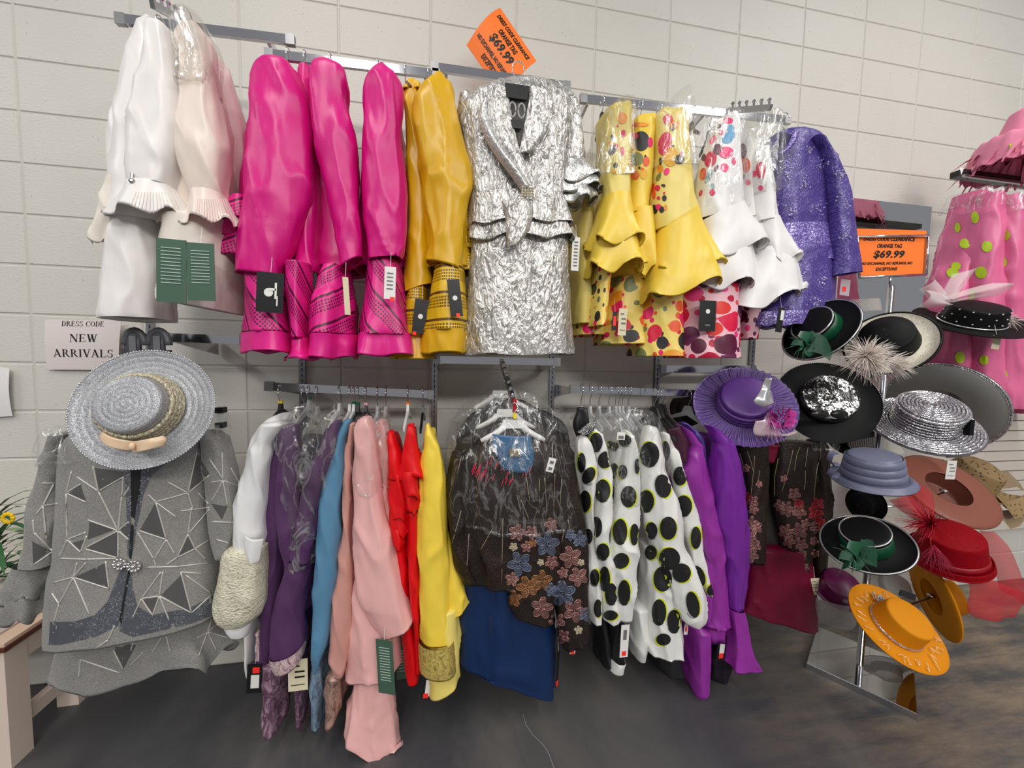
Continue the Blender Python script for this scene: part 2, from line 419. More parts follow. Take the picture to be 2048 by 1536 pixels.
# ------------------------------------------------------------------ the room
def struct(o): o['kind'] = 'structure'; return o
BW, BH = .4064, .2032
b = MB(); b.box((3.0, .06, 2.1), (13.0, .112, 4.4)); wall = struct(b.build('wall_back', M['mortar'])); wall['label'] = 'white painted concrete block wall behind the racks'
def block_geo(mb, cx, cz):
    w, h, d, e = BW-.007, BH-.007, .012, .0035
    x0, x1, z0, z1 = cx-w/2, cx+w/2, cz-h/2, cz+h/2
    a = [(x0, d, z0), (x1, d, z0), (x1, d, z1), (x0, d, z1)]; m_ = [(x0, e, z0), (x1, e, z0), (x1, e, z1), (x0, e, z1)]
    f = [(x0+e, 0, z0+e), (x1-e, 0, z0+e), (x1-e, 0, z1-e), (x0+e, 0, z1-e)]
    Fc = [(8, 9, 10, 11)]
    for q in (0, 4):
        for i in range(4): Fc.append((q+i, q+(i+1) % 4, q+4+(i+1) % 4, q+4+i))
    mb.add(a+m_+f, Fc)
tmp = MB(); block_geo(tmp, 0, 0)
bo = tmp.build('block', M['wall'], None); bmesh_shared = bo.data; first = True
rest = MB()
for j in range(-6, 14):
    for i in range(-6, 20):
        cx, cz = (i+.5)*BW, (14-j-.5)*BH
        if -1 <= i <= 13 and j >= -5:
            o = bo if first else bpy.data.objects.new('block', bmesh_shared)
            if not first: COL.objects.link(o)
            first = False; o.location = (cx, 0, cz); o.parent = wall
        else: block_geo(rest, cx, cz)
ro = rest.build('block_field', M['wall'], wall); ro['kind'] = 'stuff'
b = MB(); b.box((3.0, -3.0, -.05), (14.0, 6.3, .1)); floor = struct(b.build('floor', M['floor'])); floor['label'] = 'dark sealed concrete floor with worn brownish patches'
# hairline crack in the slab: a thin filled seam
b = MB(); P = [atz(*p, .001) for p in ((1108, 1536), (1098, 1508), (1087, 1490), (1066, 1470), (1052, 1450), (1046, 1428))]
for p, q in zip(P[:-1], P[1:]):
    d = (q-p).cross(Vector((0, 0, 1))).normalized()*.0016; b.add([p-d, p+d, q+d, q-d], [(0, 1, 2, 3)])
b.build('crack', plain('crack_filler', (128, 126, 122), .7), floor)
# ------------------------------------------------------------------ wall fixtures
def standard(x, z0, z1, label):
    t = thing('slotted_wall_standard', (x, -.008, z0), label, 'shelf standard', 'slotted standards on the block wall')
    b = MB(); b.box((x-.011, -.008, (z0+z1)/2), (.006, .016, z1-z0)); b.box((x+.011, -.008, (z0+z1)/2), (.006, .016, z1-z0)); b.box((x, -.0025, (z0+z1)/2), (.018, .005, z1-z0)); b.box((x, -.0135, (z0+z1)/2), (.018, .003, z1-z0)); b.build('channel', M['steel'], t)
    b = MB(); z = z0+.03
    while z < z1-.03: b.box((x, -.0155, z), (.004, .002, .017)); z += .0254
    b.build('slots', M['dark_slot'], t)
standard(.44, .95, 2.74, 'slotted steel standard behind the white suits, leftmost on the wall')
standard(1.05, .72, 2.62, 'slotted steel standard behind the hot pink suits and plum jackets')
standard(1.655, .8, 2.62, 'slotted steel standard behind the gold suit and yellow jacket')
standard(2.257, .8, 2.62, 'slotted steel standard right of the silver suit and brocade jackets')
standard(2.854, .8, 2.62, 'slotted steel standard above the black padded hangers')
standard(3.443, 1.42, 2.62, 'slotted steel standard below the violet lace suit, rightmost on the wall')
def rail(label, A, B_, Y=-.3, br=(), h=.032, capw=.03, cat='clothes rail'):
    a = at(A[0], A[1], Y); c = at(B_[0], B_[1], Y); t = thing('chrome_hang_rail', ((a.x+c.x)/2, Y, min(a.z, c.z)), label, cat, 'chrome hang rails on the wall')
    d = (c-a); L = d.length; ang = atan2(d.z, d.x); Mx = Matrix.Rotation(-ang, 3, 'Y'); mid = (a+c)/2
    b = MB(); b.box(mid, (L, .014, h), Mx); b.build('bar', M['chrome'], t)
    for s in (-1, 1):
        b = MB(); b.box(mid+d.normalized()*(s*(L/2-capw/2)), (capw, .018, h+.005), Mx); b.build('end_cap', M['steel'], t)
    for x in br:
        z = a.z+(x-a.x)/(c.x-a.x)*(c.z-a.z)
        b = MB(); q = lambda xx, y, zz, hh: [(xx-.006, y, zz-hh), (xx+.006, y, zz-hh), (xx+.006, y, zz+hh), (xx-.006, y, zz+hh)]
        b.hull(q(x, Y+.007, z-.006, .012), q(x, -.016, z-.03, .032)); b.build('bracket', M['chrome'], t)
    return t
rail('chrome hang rail holding the white suits, uppermost at the left', (232, 38), (590, 82), br=(.62, 1.05))
rail('chrome hang rail holding the hot pink suits', (530, 108), (880, 150), br=(1.08, 1.62))
rail('bright chrome hang rail behind the silver suit and tilted orange sign', (862, 134), (1140, 174), br=(1.70, 2.19))
rail('chrome hang rail holding the polka dot suits', (1160, 197), (1580, 241), br=(2.30, 2.854))
rail('chrome hang rail holding the plum, blue and yellow jackets', (530, 772), (868, 789), br=(1.06, 1.64))
rail('chrome hang rail under the silver suit, reflecting rainbow colours', (866, 719), (1120, 724), br=(1.69, 2.19))
rail('chrome hang rail holding the black and white dotted dresses', (1140, 778), (1404, 787), br=(2.28, 2.86))
rail('short chrome rail beside the pair of grey hanger clips', (318, 674), (498, 681), br=(.70,))
rail('short chrome rail behind the purple ruched hat', (1320, 738), (1510, 738), Y=-.16, br=(2.86, 3.18), h=.036)
# inclined waterfall arms
def waterfall(label, P, Y0, Y1, n=5, up=True):
    a = at(P[0], P[1], Y0); c = at(P[2], P[3], Y1); t = thing('waterfall_arm', tuple(a), label, 'rail arm')
    b = MB(); d = c-a; s = d.cross(Vector((0, 0, 1))).normalized()*.006; u = s.cross(d).normalized()*.011
    if u.z < 0: u = -u
    b.hull([a-s-u, a+s-u, a+s+u, a-s+u], [c-s-u, c+s-u, c+s+u, c-s+u]); b.build('bar', M['steel'], t)
    for i in range(n):
        p = a.lerp(c, (i+.6)/n)+u; b = MB(); b.tube([p, p+Vector((0, 0, .016))], .0045, 8); b.ball(p+Vector((0, 0, .019)), .0075, 8, 5); b.build('knob', M['chrome'], t)
    return t
waterfall('waterfall arm with knobs above the white suits', (372, 46, 304, 8), -.3, -.52, 5)
waterfall('waterfall arm with knobs beside the clear garment bag and violet suit', (1455, 222, 1542, 215), -.3, -.5, 6)
# hanging chain arm for the brocade jackets
a = at(1003, 722, -.3); c = at(1026, 800, -.52)
t = thing('slanted_hook_arm', tuple(a), 'dark slanted hook arm carrying the brocade jackets', 'rail arm')
b = MB(); d = c-a; s = Vector((.008, 0, 0)); u = s.cross(d).normalized()*.011
b.hull([a-s-u, a+s-u, a+s+u, a-s+u], [c-s-u, c+s-u, c+s+u, c-s+u]); b.build('bar', M['steel'], t)
for i in range(6):
    p = a.lerp(c, (i+.7)/6)+(u if u.y < 0 else -u); b = MB(); b.ball(p, .009, 8, 6, (1, .7, 1)); b.build('knob', M['chrome'], t)
b = MB(); b.box(c+Vector((.004, -.012, -.02)), (.012, .02, .05)); b.build('tip', M['ring_red'], t)
# ------------------------------------------------------------------ hangers
def hanger(label, px, rail_px, neck_py, Y=-.3, col='black_plastic', ring=None, armz=.045, half=.11, arms=True, face=False, neckw=.016):
    """hook over the rail at rail_px, neck of the hanger at neck_py"""
    top = at(px, rail_px, Y); nk = at(px, neck_py, Y); t = thing('clothes_hanger', tuple(nk), label, 'hanger', 'hangers on the rails')
    x = top.x; z = top.z; zn = nk.z
    pts = [(0, zn), (0, z-.05), (-.02, z-.018), (-.024, z+.002), (-.016, z+.018), (0, z+.024), (.014, z+.018), (.02, z+.004), (.019, z-.006)]
    pts = crom([(0, y, zz) for y, zz in pts], 3)
    if face: P = [(x+p[1], Y-.012, p[2]) for p in pts]
    else: P = [(x, Y+p[1], p[2]) for p in pts]
    b = MB(); b.tube(P, .0021, 6); b.build('hook', M['chrome'], t, True)
    b = MB()
    v = Vector((1, 0, 0)) if face else Vector((0, 1, 0)); w = Vector((0, 1, 0)) if face else Vector((1, 0, 0)); c = Vector((x, Y-(.012 if face else 0), zn))
    def q(p, a, h): return [p-w*a-Vector((0, 0, h)), p+w*a-Vector((0, 0, h)), p+w*a+Vector((0, 0, h)), p-w*a+Vector((0, 0, h))]
    b.hull([c+v*s*neckw*.55+w*e*.005 for s, e in ((-1, -1), (1, -1), (1, 1), (-1, 1))], [c+v*s*neckw*1.3+w*e*.006-Vector((0, 0, .045)) for s, e in ((-1, -1), (1, -1), (1, 1), (-1, 1))])
    if arms:
        c2 = c-Vector((0, 0, .035))
        for s in (-1, 1): b.hull(q(c2+v*s*.008, .005, .012), q(c2+v*s*half-Vector((0, 0, armz)), .004, .007))
    b.build('shoulders', M[col], t)
    if ring:
        b = MB(); b.box(c+Vector((0, 0, .004)), (.014, .014, .012)); b.build('size_ring', M[ring], t)
    return t
def stag(parent, px, py, w, h, Y, mat, rot=0.0, tilt=0.0, sticker=None, prints=None, name='price_tag', dot=None, yaw=0.0):
    """a card tag: w,h metres, centre pixel, with optional sticker (u,v,w,h) and print lines"""
    c = at(px, py, Y); Mx = Matrix.Rotation(yaw, 3, 'Z') @ Matrix.Rotation(rot, 3, 'Y') @ Matrix.Rotation(tilt, 3, 'X')
    b = MB(); b.box(c, (w, .0016, h), Mx); o = b.build(name, M[mat], parent)
    b = MB(); b.tube([c+Mx @ Vector((0, 0, h*.45)), c+Mx @ Vector((0, 0, h*.5))+Vector((0, .012, .05))], .0007, 4); b.build('tag_string', M['tag_white'], o)
    if sticker:
        u, v, sw, sh, sm = sticker; b = MB(); b.box(c+Mx @ Vector((u*w, -.0013, v*h)), (sw*w, .0012, sh*h), Mx); b.build('sticker', M[sm], o)
    if prints:
        pm, lines = prints; b = MB()
        for u, v, lw, lh in lines: b.box(c+Mx @ Vector((u*w, -.0024, v*h)), (lw*w, .0008, lh*h), Mx)
        b.build('print', M[pm], o)
    if dot:
        u, v, r, dm = dot; b = MB(); cc = c+Mx @ Vector((u*w, -.0014, v*h)); n = 14
        b.add([cc]+[cc+Mx @ Vector((r*w*cos(2*pi*i/n), 0, r*w*sin(2*pi*i/n))) for i in range(n)], [(0, 1+i, 1+(i+1) % n) for i in range(n)]); b.build('emblem', M[dm], o)
    return o
LINES = [(0, .3-.09*i, .7, .018) for i in range(8)]
TXT4 = [(-.1, .3, .4, .04), (.1, .12, .5, .05), (.1, -.05, .5, .05), (0, -.3, .7, .02)]
# ------------------------------------------------------------------ signs and their lettering
def text_verts(txt, shear=0.0, bold=0.0, space=1.0):
    cu = bpy.data.curves.new('t', 'FONT'); cu.body = txt; cu.shear = shear; cu.offset = bold; cu.space_character = space; cu.resolution_u = 2
    o = bpy.data.objects.new('t', cu); COL.objects.link(o); bpy.context.view_layer.update()
    me = bpy.data.meshes.new_from_object(o.evaluated_get(bpy.context.evaluated_depsgraph_get()))
    V = [(v.co.x, v.co.y) for v in me.vertices]; Fc = [tuple(p.vertices) for p in me.polygons]
    bpy.data.objects.remove(o); bpy.data.curves.remove(cu); bpy.data.meshes.remove(me); return V, Fc
def fit_text(lines, fn):
    """lines: (text, u centre, v centre, width, height, shear, bold); fn maps sign coordinates to the world"""
    mb = MB()
    for txt, uc, vc, w, h, sh, bo in lines:
        V, Fc = text_verts(txt, sh, bo); xs = [p[0] for p in V]; ys = [p[1] for p in V]
        x0, x1, y0, y1 = min(xs), max(xs), min(ys), max(ys)
        mb.add([fn(uc+((x-x0)/(x1-x0)-.5)*w, vc-((y-y0)/(y1-y0)-.5)*h) for x, y in V], Fc)
    return mb
def quadsign(mb, fn, n=10):
    V = []; Fc = []
    for s in (0, .0012):
        for i in range(n+1):
            for j in range(n+1): V.append(fn(i/n, j/n)+Vector((0, s, 0)))
    w = n+1; o = w*w
    for i in range(n):
        for j in range(n):
            a = i*w+j; Fc.append((a, a+1, a+w+1, a+w)); Fc.append((o+a, o+a+w, o+a+w+1, o+a+1))
    mb.add(V, Fc)
OR = [('DRESS CODE CLEARANCE', .5, .17, .82, .105, .25, .035), ('ORANGE TAG', .5, .35, .44, .115, .25, .035), ('$69.99', .5, .55, .54, .2, .25, .03), ('NO EXCHANGE, NO REFUNDS, NO', .5, .755, .88, .09, .25, .035), ('EXCEPTIONS', .5, .88, .4, .09, .25, .035)]
O = at(1000, 15, -.18); E1 = at(1073, 122, -.2)-O; E2 = at(937, 80, -.2)-O
def fo(u, v, off=0.0):
    return O+E1*u+E2*(v*1.05)+Vector((0, -.02*sin(pi*min(1, max(0, v)))*1.4+.018*v*v-off, 0))
t = thing('clearance_sign', tuple(O+E1+E2), 'orange paper clearance sign tilted above the silver suit', 'sign', 'orange clearance signs')
b = MB(); quadsign(b, lambda u, v: fo(u, v)); b.build('paper', M['paper_orange'], t, True)
b = fit_text(OR, lambda u, v: fo(u, v, .0015)); b.build('lettering', M['ink'], t)['kind'] = 'stuff'
# serif capitals drawn from stems, hairlines and bowls
def serif(ch):
    P = []
    def bar(x0, y0, x1, y1): P.append([(x0, y0), (x1, y0), (x1, y1), (x0, y1)])
    def diag(x0, y0, x1, y1, w): P.append([(x0-w/2, y0), (x0+w/2, y0), (x1+w/2, y1), (x1-w/2, y1)])
    def stem(x, w=.16): bar(x-w/2, 0, x+w/2, 1); bar(x-w/2-.08, 0, x+w/2+.08, .05); bar(x-w/2-.08, .95, x+w/2+.08, 1)
    def arc(cx, cy, rx, ry, a0, a1, wmin=.05, wmax=.16, n=14):
        pr = None
        for i in range(n+1):
            a = radians(a0+(a1-a0)*i/n); w = wmin+(wmax-wmin)*abs(cos(a)); o = (cx+rx*cos(a), cy+ry*sin(a)); q = (cx+(rx-w)*cos(a), cy+(ry-.05)*sin(a))
            if pr: P.append([pr[0], o, q, pr[1]])
            pr = (o, q)
    W_ = .8
    if ch == 'D': stem(.18); arc(.3, .5, .52, .5, -90, 90); bar(.18, 0, .32, .05); bar(.18, .95, .32, 1); W_ = .86
    elif ch == 'R': stem(.18); arc(.34, .74, .3, .26, -90, 90); bar(.18, .95, .36, 1); bar(.18, .48, .36, .53); diag(.8, 0, .42, .5, .17); bar(.68, 0, .92, .05); W_ = .9
    elif ch == 'E': stem(.18); bar(.18, 0, .72, .05); bar(.18, .95, .68, 1); bar(.18, .48, .52, .53); bar(.68, 0, .73, .2); bar(.63, .8, .68, 1); bar(.48, .38, .53, .63); W_ = .78
    elif ch == 'S': arc(.36, .74, .29, .26, 40, 250, .05, .14); arc(.36, .26, .31, .28, -140, 80, .05, .14); bar(.58, .72, .63, 1); bar(.07, 0, .12, .28); W_ = .72
    elif ch == 'C': arc(.48, .5, .44, .5, 42, 318); bar(.76, .68, .81, 1); W_ = .86
    elif ch == 'O': arc(.48, .5, .44, .5, 0, 360, .05, .17, 28); W_ = .96
    elif ch == 'N': diag(.16, 1, .8, 0, .2); bar(.13, 0, .18, 1); bar(.78, 0, .83, 1); bar(.03, .95, .26, 1); bar(.03, 0, .28, .05); bar(.68, .95, .93, 1); W_ = .96
    elif ch == 'W': diag(.16, 1, .42, 0, .18); diag(.42, 0, .62, 1, .07); diag(.56, 1, .84, 0, .18); diag(.84, 0, 1.06, 1, .07); bar(.02, .95, .34, 1); bar(.46, .95, .74, 1); bar(.94, .95, 1.18, 1); W_ = 1.2
    elif ch == 'A': diag(.12, 0, .46, 1, .07); diag(.42, 1, .78, 0, .18); bar(.26, .3, .62, .35); bar(.0, 0, .26, .05); bar(.62, 0, .95, .05); W_ = .95
    elif ch == 'V': diag(.16, 1, .5, 0, .18); diag(.5, 0, .8, 1, .07); bar(.02, .95, .34, 1); bar(.68, .95, .94, 1); W_ = .94
    elif ch == 'I': stem(.2); W_ = .4
    elif ch == 'L': stem(.18); bar(.18, 0, .74, .05); bar(.69, 0, .74, .24); W_ = .8
    elif ch == ' ': W_ = .4
    return P, W_
def serif_line(mb, txt, uc, vc, w, h, fn):
    polys = []; x = 0
    for ch in txt:
        P, w_ = serif(ch); polys += [[(x+a, b_) for a, b_ in p] for p in P]; x += w_+.06
    for p in polys: mb.add([fn(uc+(a/x-.5)*w, vc-(b_-.5)*h) for a, b_ in p], [tuple(range(len(p)))])
c4 = [at(90, 639, -.02), at(243, 641, -.045), at(238, 740, -.02), at(94, 739, -.015)]
def fa(u, v, off=0.0): return (c4[0]*(1-u)+c4[1]*u)*(1-v)+(c4[3]*(1-u)+c4[2]*u)*v+Vector((0, -.006*sin(pi*v)-off, 0))
t = thing('arrivals_sign', tuple(c4[3]), 'pinkish white paper sign reading NEW ARRIVALS on the wall', 'sign')
b = MB(); quadsign(b, lambda u, v: fa(u, v)); b.build('paper', M['paper_white'], t, True)
b = MB(); serif_line(b, 'DRESS CODE', .5, .075, .56, .1, lambda u, v: fa(u, v, .0012)); serif_line(b, 'NEW', .52, .36, .38, .155, lambda u, v: fa(u, v, .0012)); serif_line(b, 'ARRIVALS', .52, .665, .82, .155, lambda u, v: fa(u, v, .0012))
b.build('lettering', M['ink'], t)['kind'] = 'stuff'
c5 = [at(-40, 726, -.02), at(19, 737, -.02), at(25, 832, -.015), at(-40, 836, -.015)]
b = MB(); quadsign(b, lambda u, v: (c5[0]*(1-u)+c5[1]*u)*(1-v)+(c5[3]*(1-u)+c5[2]*u)*v+Vector((0, -.008*sin(pi*v), 0))); tagit(b.build('notice_sheet', M['paper_plain'], None, True), 'white paper sheet taped to the wall at the left edge', 'paper')
# ------------------------------------------------------------------ mirror on the wall
a = at(1690, 392, -.03); c = at(1866, 414, -.03); zb = at(1760, 700, -.03).z; x0, x1, zt = a.x, c.x, (a.z+c.z)/2
t = thing('wall_mirror', ((x0+x1)/2, -.02, zb), 'frameless wall mirror behind the orange sign holder', 'mirror')
b = MB(); b.box(((x0+x1)/2, -.022, (zt+zb)/2), (x1-x0, .006, zt-zb)); b.build('glass', M['mirror'], t)
b = MB(); b.box(((x0+x1)/2, -.012, (zt+zb)/2), (x1-x0-.004, .013, zt-zb-.004)); b.build('backing', M['dark_slot'], t)
# ------------------------------------------------------------------ slatwall at the right
xl = at(1938, 950, -.03).x; zb = at(2030, 1058, -.03).z
t = thing('slatwall_panel', (xl, -.02, zb), 'off-white slatwall panel below the pink dresses at the right edge', 'wall panel')
ms = plain('slat_laminate', (214, 206, 196), .4)
b = MB(); b.box((xl+.75, -.007, zb+.85), (1.5, .012, 1.7)); b.build('backing', plain('slat_groove', (74, 48, 40), .7), t)
b = MB(); b.box((0, 0, 0), (1.5, .014, .062)); so = b.build('slat', ms, None); k = 0
z = zb+.031
while z < zb+1.68:
    o = so if k == 0 else bpy.data.objects.new('slat', so.data)
    if k: COL.objects.link(o)
    o.location = (xl+.75, -.02, z); par(o, t); k += 1; z += .0686
# ------------------------------------------------------------------ upper row
def suit(label, px, py, Y=-.3, name='womens_suit', cat='suit', group=None): return thing(name, tuple(at(px, py, Y)), label, cat, group)
def dots(parent, targets, lst, cols, name='printed_dot', off=.0022):
    """lst of (col, cx, cy, rx, ry[, ang]) laid on the cloth, each dot a piece of its own"""
    B = bvh(targets)
    for d in lst:
        mb = MB(); decal_poly(mb, B, ell(*d[1:]), off)
        if mb.v: mb.build(name, cols[d[0]], parent, True)
def z1(zx, zy): return zx*.3027, zy*.3027
M['white_satin'] = satin('white_satin', (244, 240, 238), .36); M['ivory_satin'] = satin('ivory_satin', (243, 228, 216), .34)
M['cream_cloth'] = satin('cream_cloth', (240, 232, 220), .45); M['ivory_pink'] = satin('blush_satin', (238, 214, 212), .32)
def pleat_lines(parent, target, rows, x0f, x1f, n, mat, name='pleats'):
    B = bvh([target]); mb = MB()
    for i in range(n):
        u = (i+.5)/n; decal_line(mb, B, [(x0+(x1-x0)*u, y) for y, x0, x1 in rows], .0011, .001, 4)
    if mb.v: mb.build(name, mat, parent, True)['kind'] = 'stuff'
# white suit A
s = suit('white satin suit with pleated bell cuffs, hanging leftmost on the top rail', 285, 640)
tube('sleeve', [(58, 305, 338), (72, 301, 346), (110, 296, 356), (151, 290, 363), (242, 272, 370), (303, 265, 367), (345, 262, 360), (380, 266, 354)], -.5, .07, M['white_satin'], s, wr=.008)
cf = tube('cuff', [(376, 268, 350), (392, 262, 360), (415, 248, 374), (440, 234, 386)], -.5, .095, M['white_satin'], s, n=72, k=7, amp=.1, hem=.012, ph=.6, cap=False, wr=.002)
pleat_lines(s, cf, [(384, 264, 354), (412, 250, 372), (432, 240, 382)], 0, 1, 16, M['cream_cloth'])
tube('far_sleeve', [(92, 286, 300), (120, 276, 300), (182, 254, 292), (272, 228, 280), (340, 226, 272), (368, 232, 266)], -.44, .06, M['white_satin'], s, wr=.006)
tube('far_cuff', [(364, 230, 266), (400, 220, 262), (455, 207, 252), (490, 200, 240)], -.47, .06, M['cream_cloth'], s, k=6, amp=.12, hem=.01, cap=False)
tube('jacket_body', [(62, 312, 330), (110, 290, 350), (250, 262, 372), (420, 250, 380), (462, 238, 372)], -.38, .15, M['white_satin'], s)
tube('skirt', [(440, 250, 330), (500, 238, 332), (580, 228, 332), (628, 222, 334), (640, 224, 334)], -.42, .12, M['white_satin'], s, k=7, amp=.05)
stag(s, 343, 542, .078, .185, -.62, 'tag_green', .03, prints=('pale_print', [(0, .36-.055*i, .66, .012) for i in range(11)]), name='swing_tag')
b = MB(); b.tube([at(264, 346, -.57), at(263, 372, -.57)], .004, 6); b.ball(at(264, 362, -.575), .008, 8, 5); b.build('clip', M['steel'], s)
# ivory suit B
s = suit('ivory satin suit under crumpled clear film, second on the top rail', 410, 630)
sb = tube('sleeve', [(62, 376, 408), (84, 368, 424), (106, 366, 430), (190, 366, 434), (303, 359, 455), (370, 376, 452), (398, 388, 450)], -.5, .07, M['ivory_satin'], s, wr=.009)
cf = tube('cuff', [(392, 392, 450), (415, 390, 462), (440, 384, 474), (456, 378, 484)], -.5, .09, M['ivory_satin'], s, n=72, k=7, amp=.1, hem=.012, cap=False, wr=.002)
pleat_lines(s, cf, [(398, 394, 452), (425, 390, 464), (448, 382, 478)], 0, 1, 14, M['ivory_pink'])
tube('far_sleeve', [(108, 420, 432), (136, 420, 455), (200, 424, 476), (263, 430, 490), (340, 440, 493), (388, 455, 490), (440, 452, 486)], -.33, .06, M['ivory_pink'], s)
tube('jacket_body', [(70, 382, 400), (120, 362, 430), (260, 352, 470), (420, 350, 478), (470, 346, 478)], -.36, .14, M['ivory_satin'], s)
tube('skirt', [(356, 455, 474, 452), (352, 520, 474, 530), (350, 575, 474, 590), (349, 606, 470, 628)], -.42, .15, M['cream_cloth'], s, k=5, amp=.05)
tube('plastic_cover', [(46, 362, 408), (62, 350, 420), (86, 352, 428), (130, 362, 432), (190, 372, 430)], -.5, .085, M['film_heavy'], s, k=5, amp=.12, wr=.012)
stag(s, 402, 544, .074, .17, -.62, 'tag_green', .0, prints=('pale_print', [(0, .36-.055*i, .66, .012) for i in range(11)]), name='swing_tag')
hanger('wire hanger of the leftmost white satin suit', 322, 50, 60, col='black_plastic', Y=-.42, arms=False)
hanger('wire hanger of the ivory satin suit', 376, 34, 64, col='white_plastic', Y=-.4, arms=False)
# hot pink suits
PK = (222, 14, 132)
M['pink'] = satin('hot_pink_satin', PK, .34, .5, .4); M['pink_perf'] = perforated('hot_pink_perforated', (224, 30, 136), (92, 2, 50), .75)
M['pink_perf2'] = perforated('hot_pink_perforated_b', (224, 30, 136), (92, 2, 50), -.35); M['pink_band'] = satin('hot_pink_band', (232, 34, 142), .34, .5, .3)
def pinksuit(label, sl, body, sk, band, perf, Ys=-.5, ph=0.0, extra=True):
    s = suit(label, sk[-1][1] if sk else 620, 715)
    tube('sleeve', sl, Ys, .068, M['pink'], s, wr=.009, ph=ph)
    if body: tube('jacket_body', body, -.3, .14, M['pink'], s, ph=ph, k=3, amp=.06)
    if sk:
        tube('skirt', sk, -.42, .15, M[perf], s, k=4, amp=.13, ph=ph, cap=True)
        tube('hem_band', band, -.42, .155, M['pink_band'], s, k=4, amp=.03, base=.13, ph=ph, cap=False, hem=.006)
    return s
G_ = 'hot pink satin suits on the top rail'
s1 = pinksuit('hot pink satin suit with the widest sleeve, first of the pink suits', [(517, 134, 582, 130), (509, 145, 593, 144), (506, 183, 607, 183), (495, 256, 620, 256), (489, 344, 625, 344), (486, 402, 620, 404), (480, 461, 602, 466), (475, 546, 568, 560)],
   [(150, 530, 590), (300, 505, 620), (450, 490, 610), (520, 480, 590)], [(540, 508, 580), (585, 508, 592), (611, 507, 596), (669, 501, 608)], [(668, 500, 608), (690, 499, 611), (705, 499, 612)], 'pink_perf', ph=.4)
for i, (y0, x0, x1) in enumerate(((398, 458, 500), (432, 448, 500), (470, 452, 500))):
    tube('peplum_tier', [(y0, x0+14, x1), (y0+22, x0, x1), (y0+46, x0-8, x1)], -.44, .06, M['pink_perf2'] if i != 1 else M['pink_band'], s1, k=5, amp=.12, cap=False)
stag(s1, 540, 585, .078, .125, -.6, 'tag_black', .05, dot=(-.05, .0, .17, 'tag_white'), prints=('tag_white', [(.22, .05, .08, .4), (.28, -.2, .05, .25), (.1, .08, .25, .06)]), name='swing_tag')
s2 = pinksuit('hot pink satin suit wedged in shadow behind the first pink sleeve', [(145, 602, 628), (160, 603, 632), (250, 610, 640), (400, 610, 645), (480, 603, 640), (590, 546, 639, 550)], [(170, 605, 640), (400, 600, 650), (540, 590, 660)],
   [(540, 590, 640), (600, 590, 640), (680, 595, 640)], [(678, 592, 642), (700, 590, 645), (719, 580, 660)], 'pink_perf', Ys=-.43, ph=1.2)
stag(s2, 607, 583, .03, .12, -.5, 'tag_cream', .03, name='swing_tag'); stag(s2, 622, 580, .05, .12, -.47, 'tag_black', -.1, name='price_tag')
s3 = pinksuit('hot pink satin suit with slim tapering sleeve, middle of the pink suits', [(131, 638, 662), (147, 626, 690), (168, 622, 700), (212, 622, 698), (270, 628, 713), (344, 646, 720), (417, 663, 723), (475, 677, 726), (684, 540, 728, 516)], [(170, 640, 690), (350, 630, 712), (520, 640, 735), (545, 638, 738)],
   [(540, 655, 700), (585, 641, 706), (611, 630, 712), (673, 622, 714)], [(672, 620, 715), (695, 619, 713), (716, 617, 712)], 'pink_perf2', ph=2.1)
stag(s3, 693, 592, .018, .12, -.6, 'tag_cream', -.06, name='swing_tag', yaw=.6)
s4 = pinksuit('hot pink satin suit with open round cuff, beside the gold suits', [(138, 755, 775), (153, 737, 792), (177, 727, 807), (226, 725, 808), (285, 719, 805), (373, 720, 814), (461, 733, 818), (500, 738, 813), (742, 523, 808, 519)], [(170, 745, 795), (350, 725, 812), (520, 722, 820), (545, 715, 822)],
   [(530, 738, 802), (585, 731, 810), (653, 722, 818), (672, 720, 820)], [(668, 718, 821), (690, 715, 824), (711, 713, 826)], 'pink_perf', ph=3.3)
stag(s4, 780, 566, .036, .105, -.6, 'tag_white', .03, prints=('print_grey', [(0, .3-.12*i, .55, .03) for i in range(5)]), sticker=(.25, -.5, .4, .14, 'sticker_red'))
M['gold'] = satin('gold_satin', (226, 176, 14), .33, .55, .5); M['gold_perf'] = perforated('gold_perforated', (222, 180, 16), (96, 62, 0), .7); M['gold_perf2'] = perforated('gold_perforated_b', (222, 180, 16), (96, 62, 0), .0)
s = suit('golden yellow satin suit with creased elbow, in front beside the silver suit', 885, 708)
tube('sleeve', [(154, 868, 886), (168, 854, 896), (183, 844, 904), (212, 833, 912), (270, 832, 922), (329, 839, 941), (358, 847, 944), (417, 852, 939), (475, 857, 931), (852, 523, 921, 545)], -.5, .065, M['gold'], s, wr=.012)
tube('jacket_body', [(185, 850, 895), (320, 835, 930), (520, 850, 940), (545, 848, 942)], -.38, .14, M['gold'], s)
for i, (y0, x1) in enumerate(((425, 946), (462, 953), (505, 948))):
    tube('peplum_tier', [(y0, 900, x1-8), (y0+20, 898, x1), (y0+42, 896, x1+3)], -.42, .07, M['gold_perf2'], s, k=5, amp=.1, cap=False)
tube('skirt', [(540, 868, 928), (611, 858, 933), (664, 850, 934)], -.44, .14, M['gold_perf2'], s, k=4, amp=.1, ph=.5)
tube('hem_band', [(662, 850, 935), (685, 847, 934), (707, 846, 932)], -.44, .145, M['gold'], s, k=4, base=.1, ph=.5, cap=False, hem=.005)
stag(s, 910, 596, .042, .125, -.6, 'tag_black', -.12, dot=(0, .0, .2, 'tag_white'), sticker=(.1, -.46, .3, .1, 'sticker_red'))
s = suit('orange-gold satin suit half hidden behind the creased gold sleeve', 830, 716)
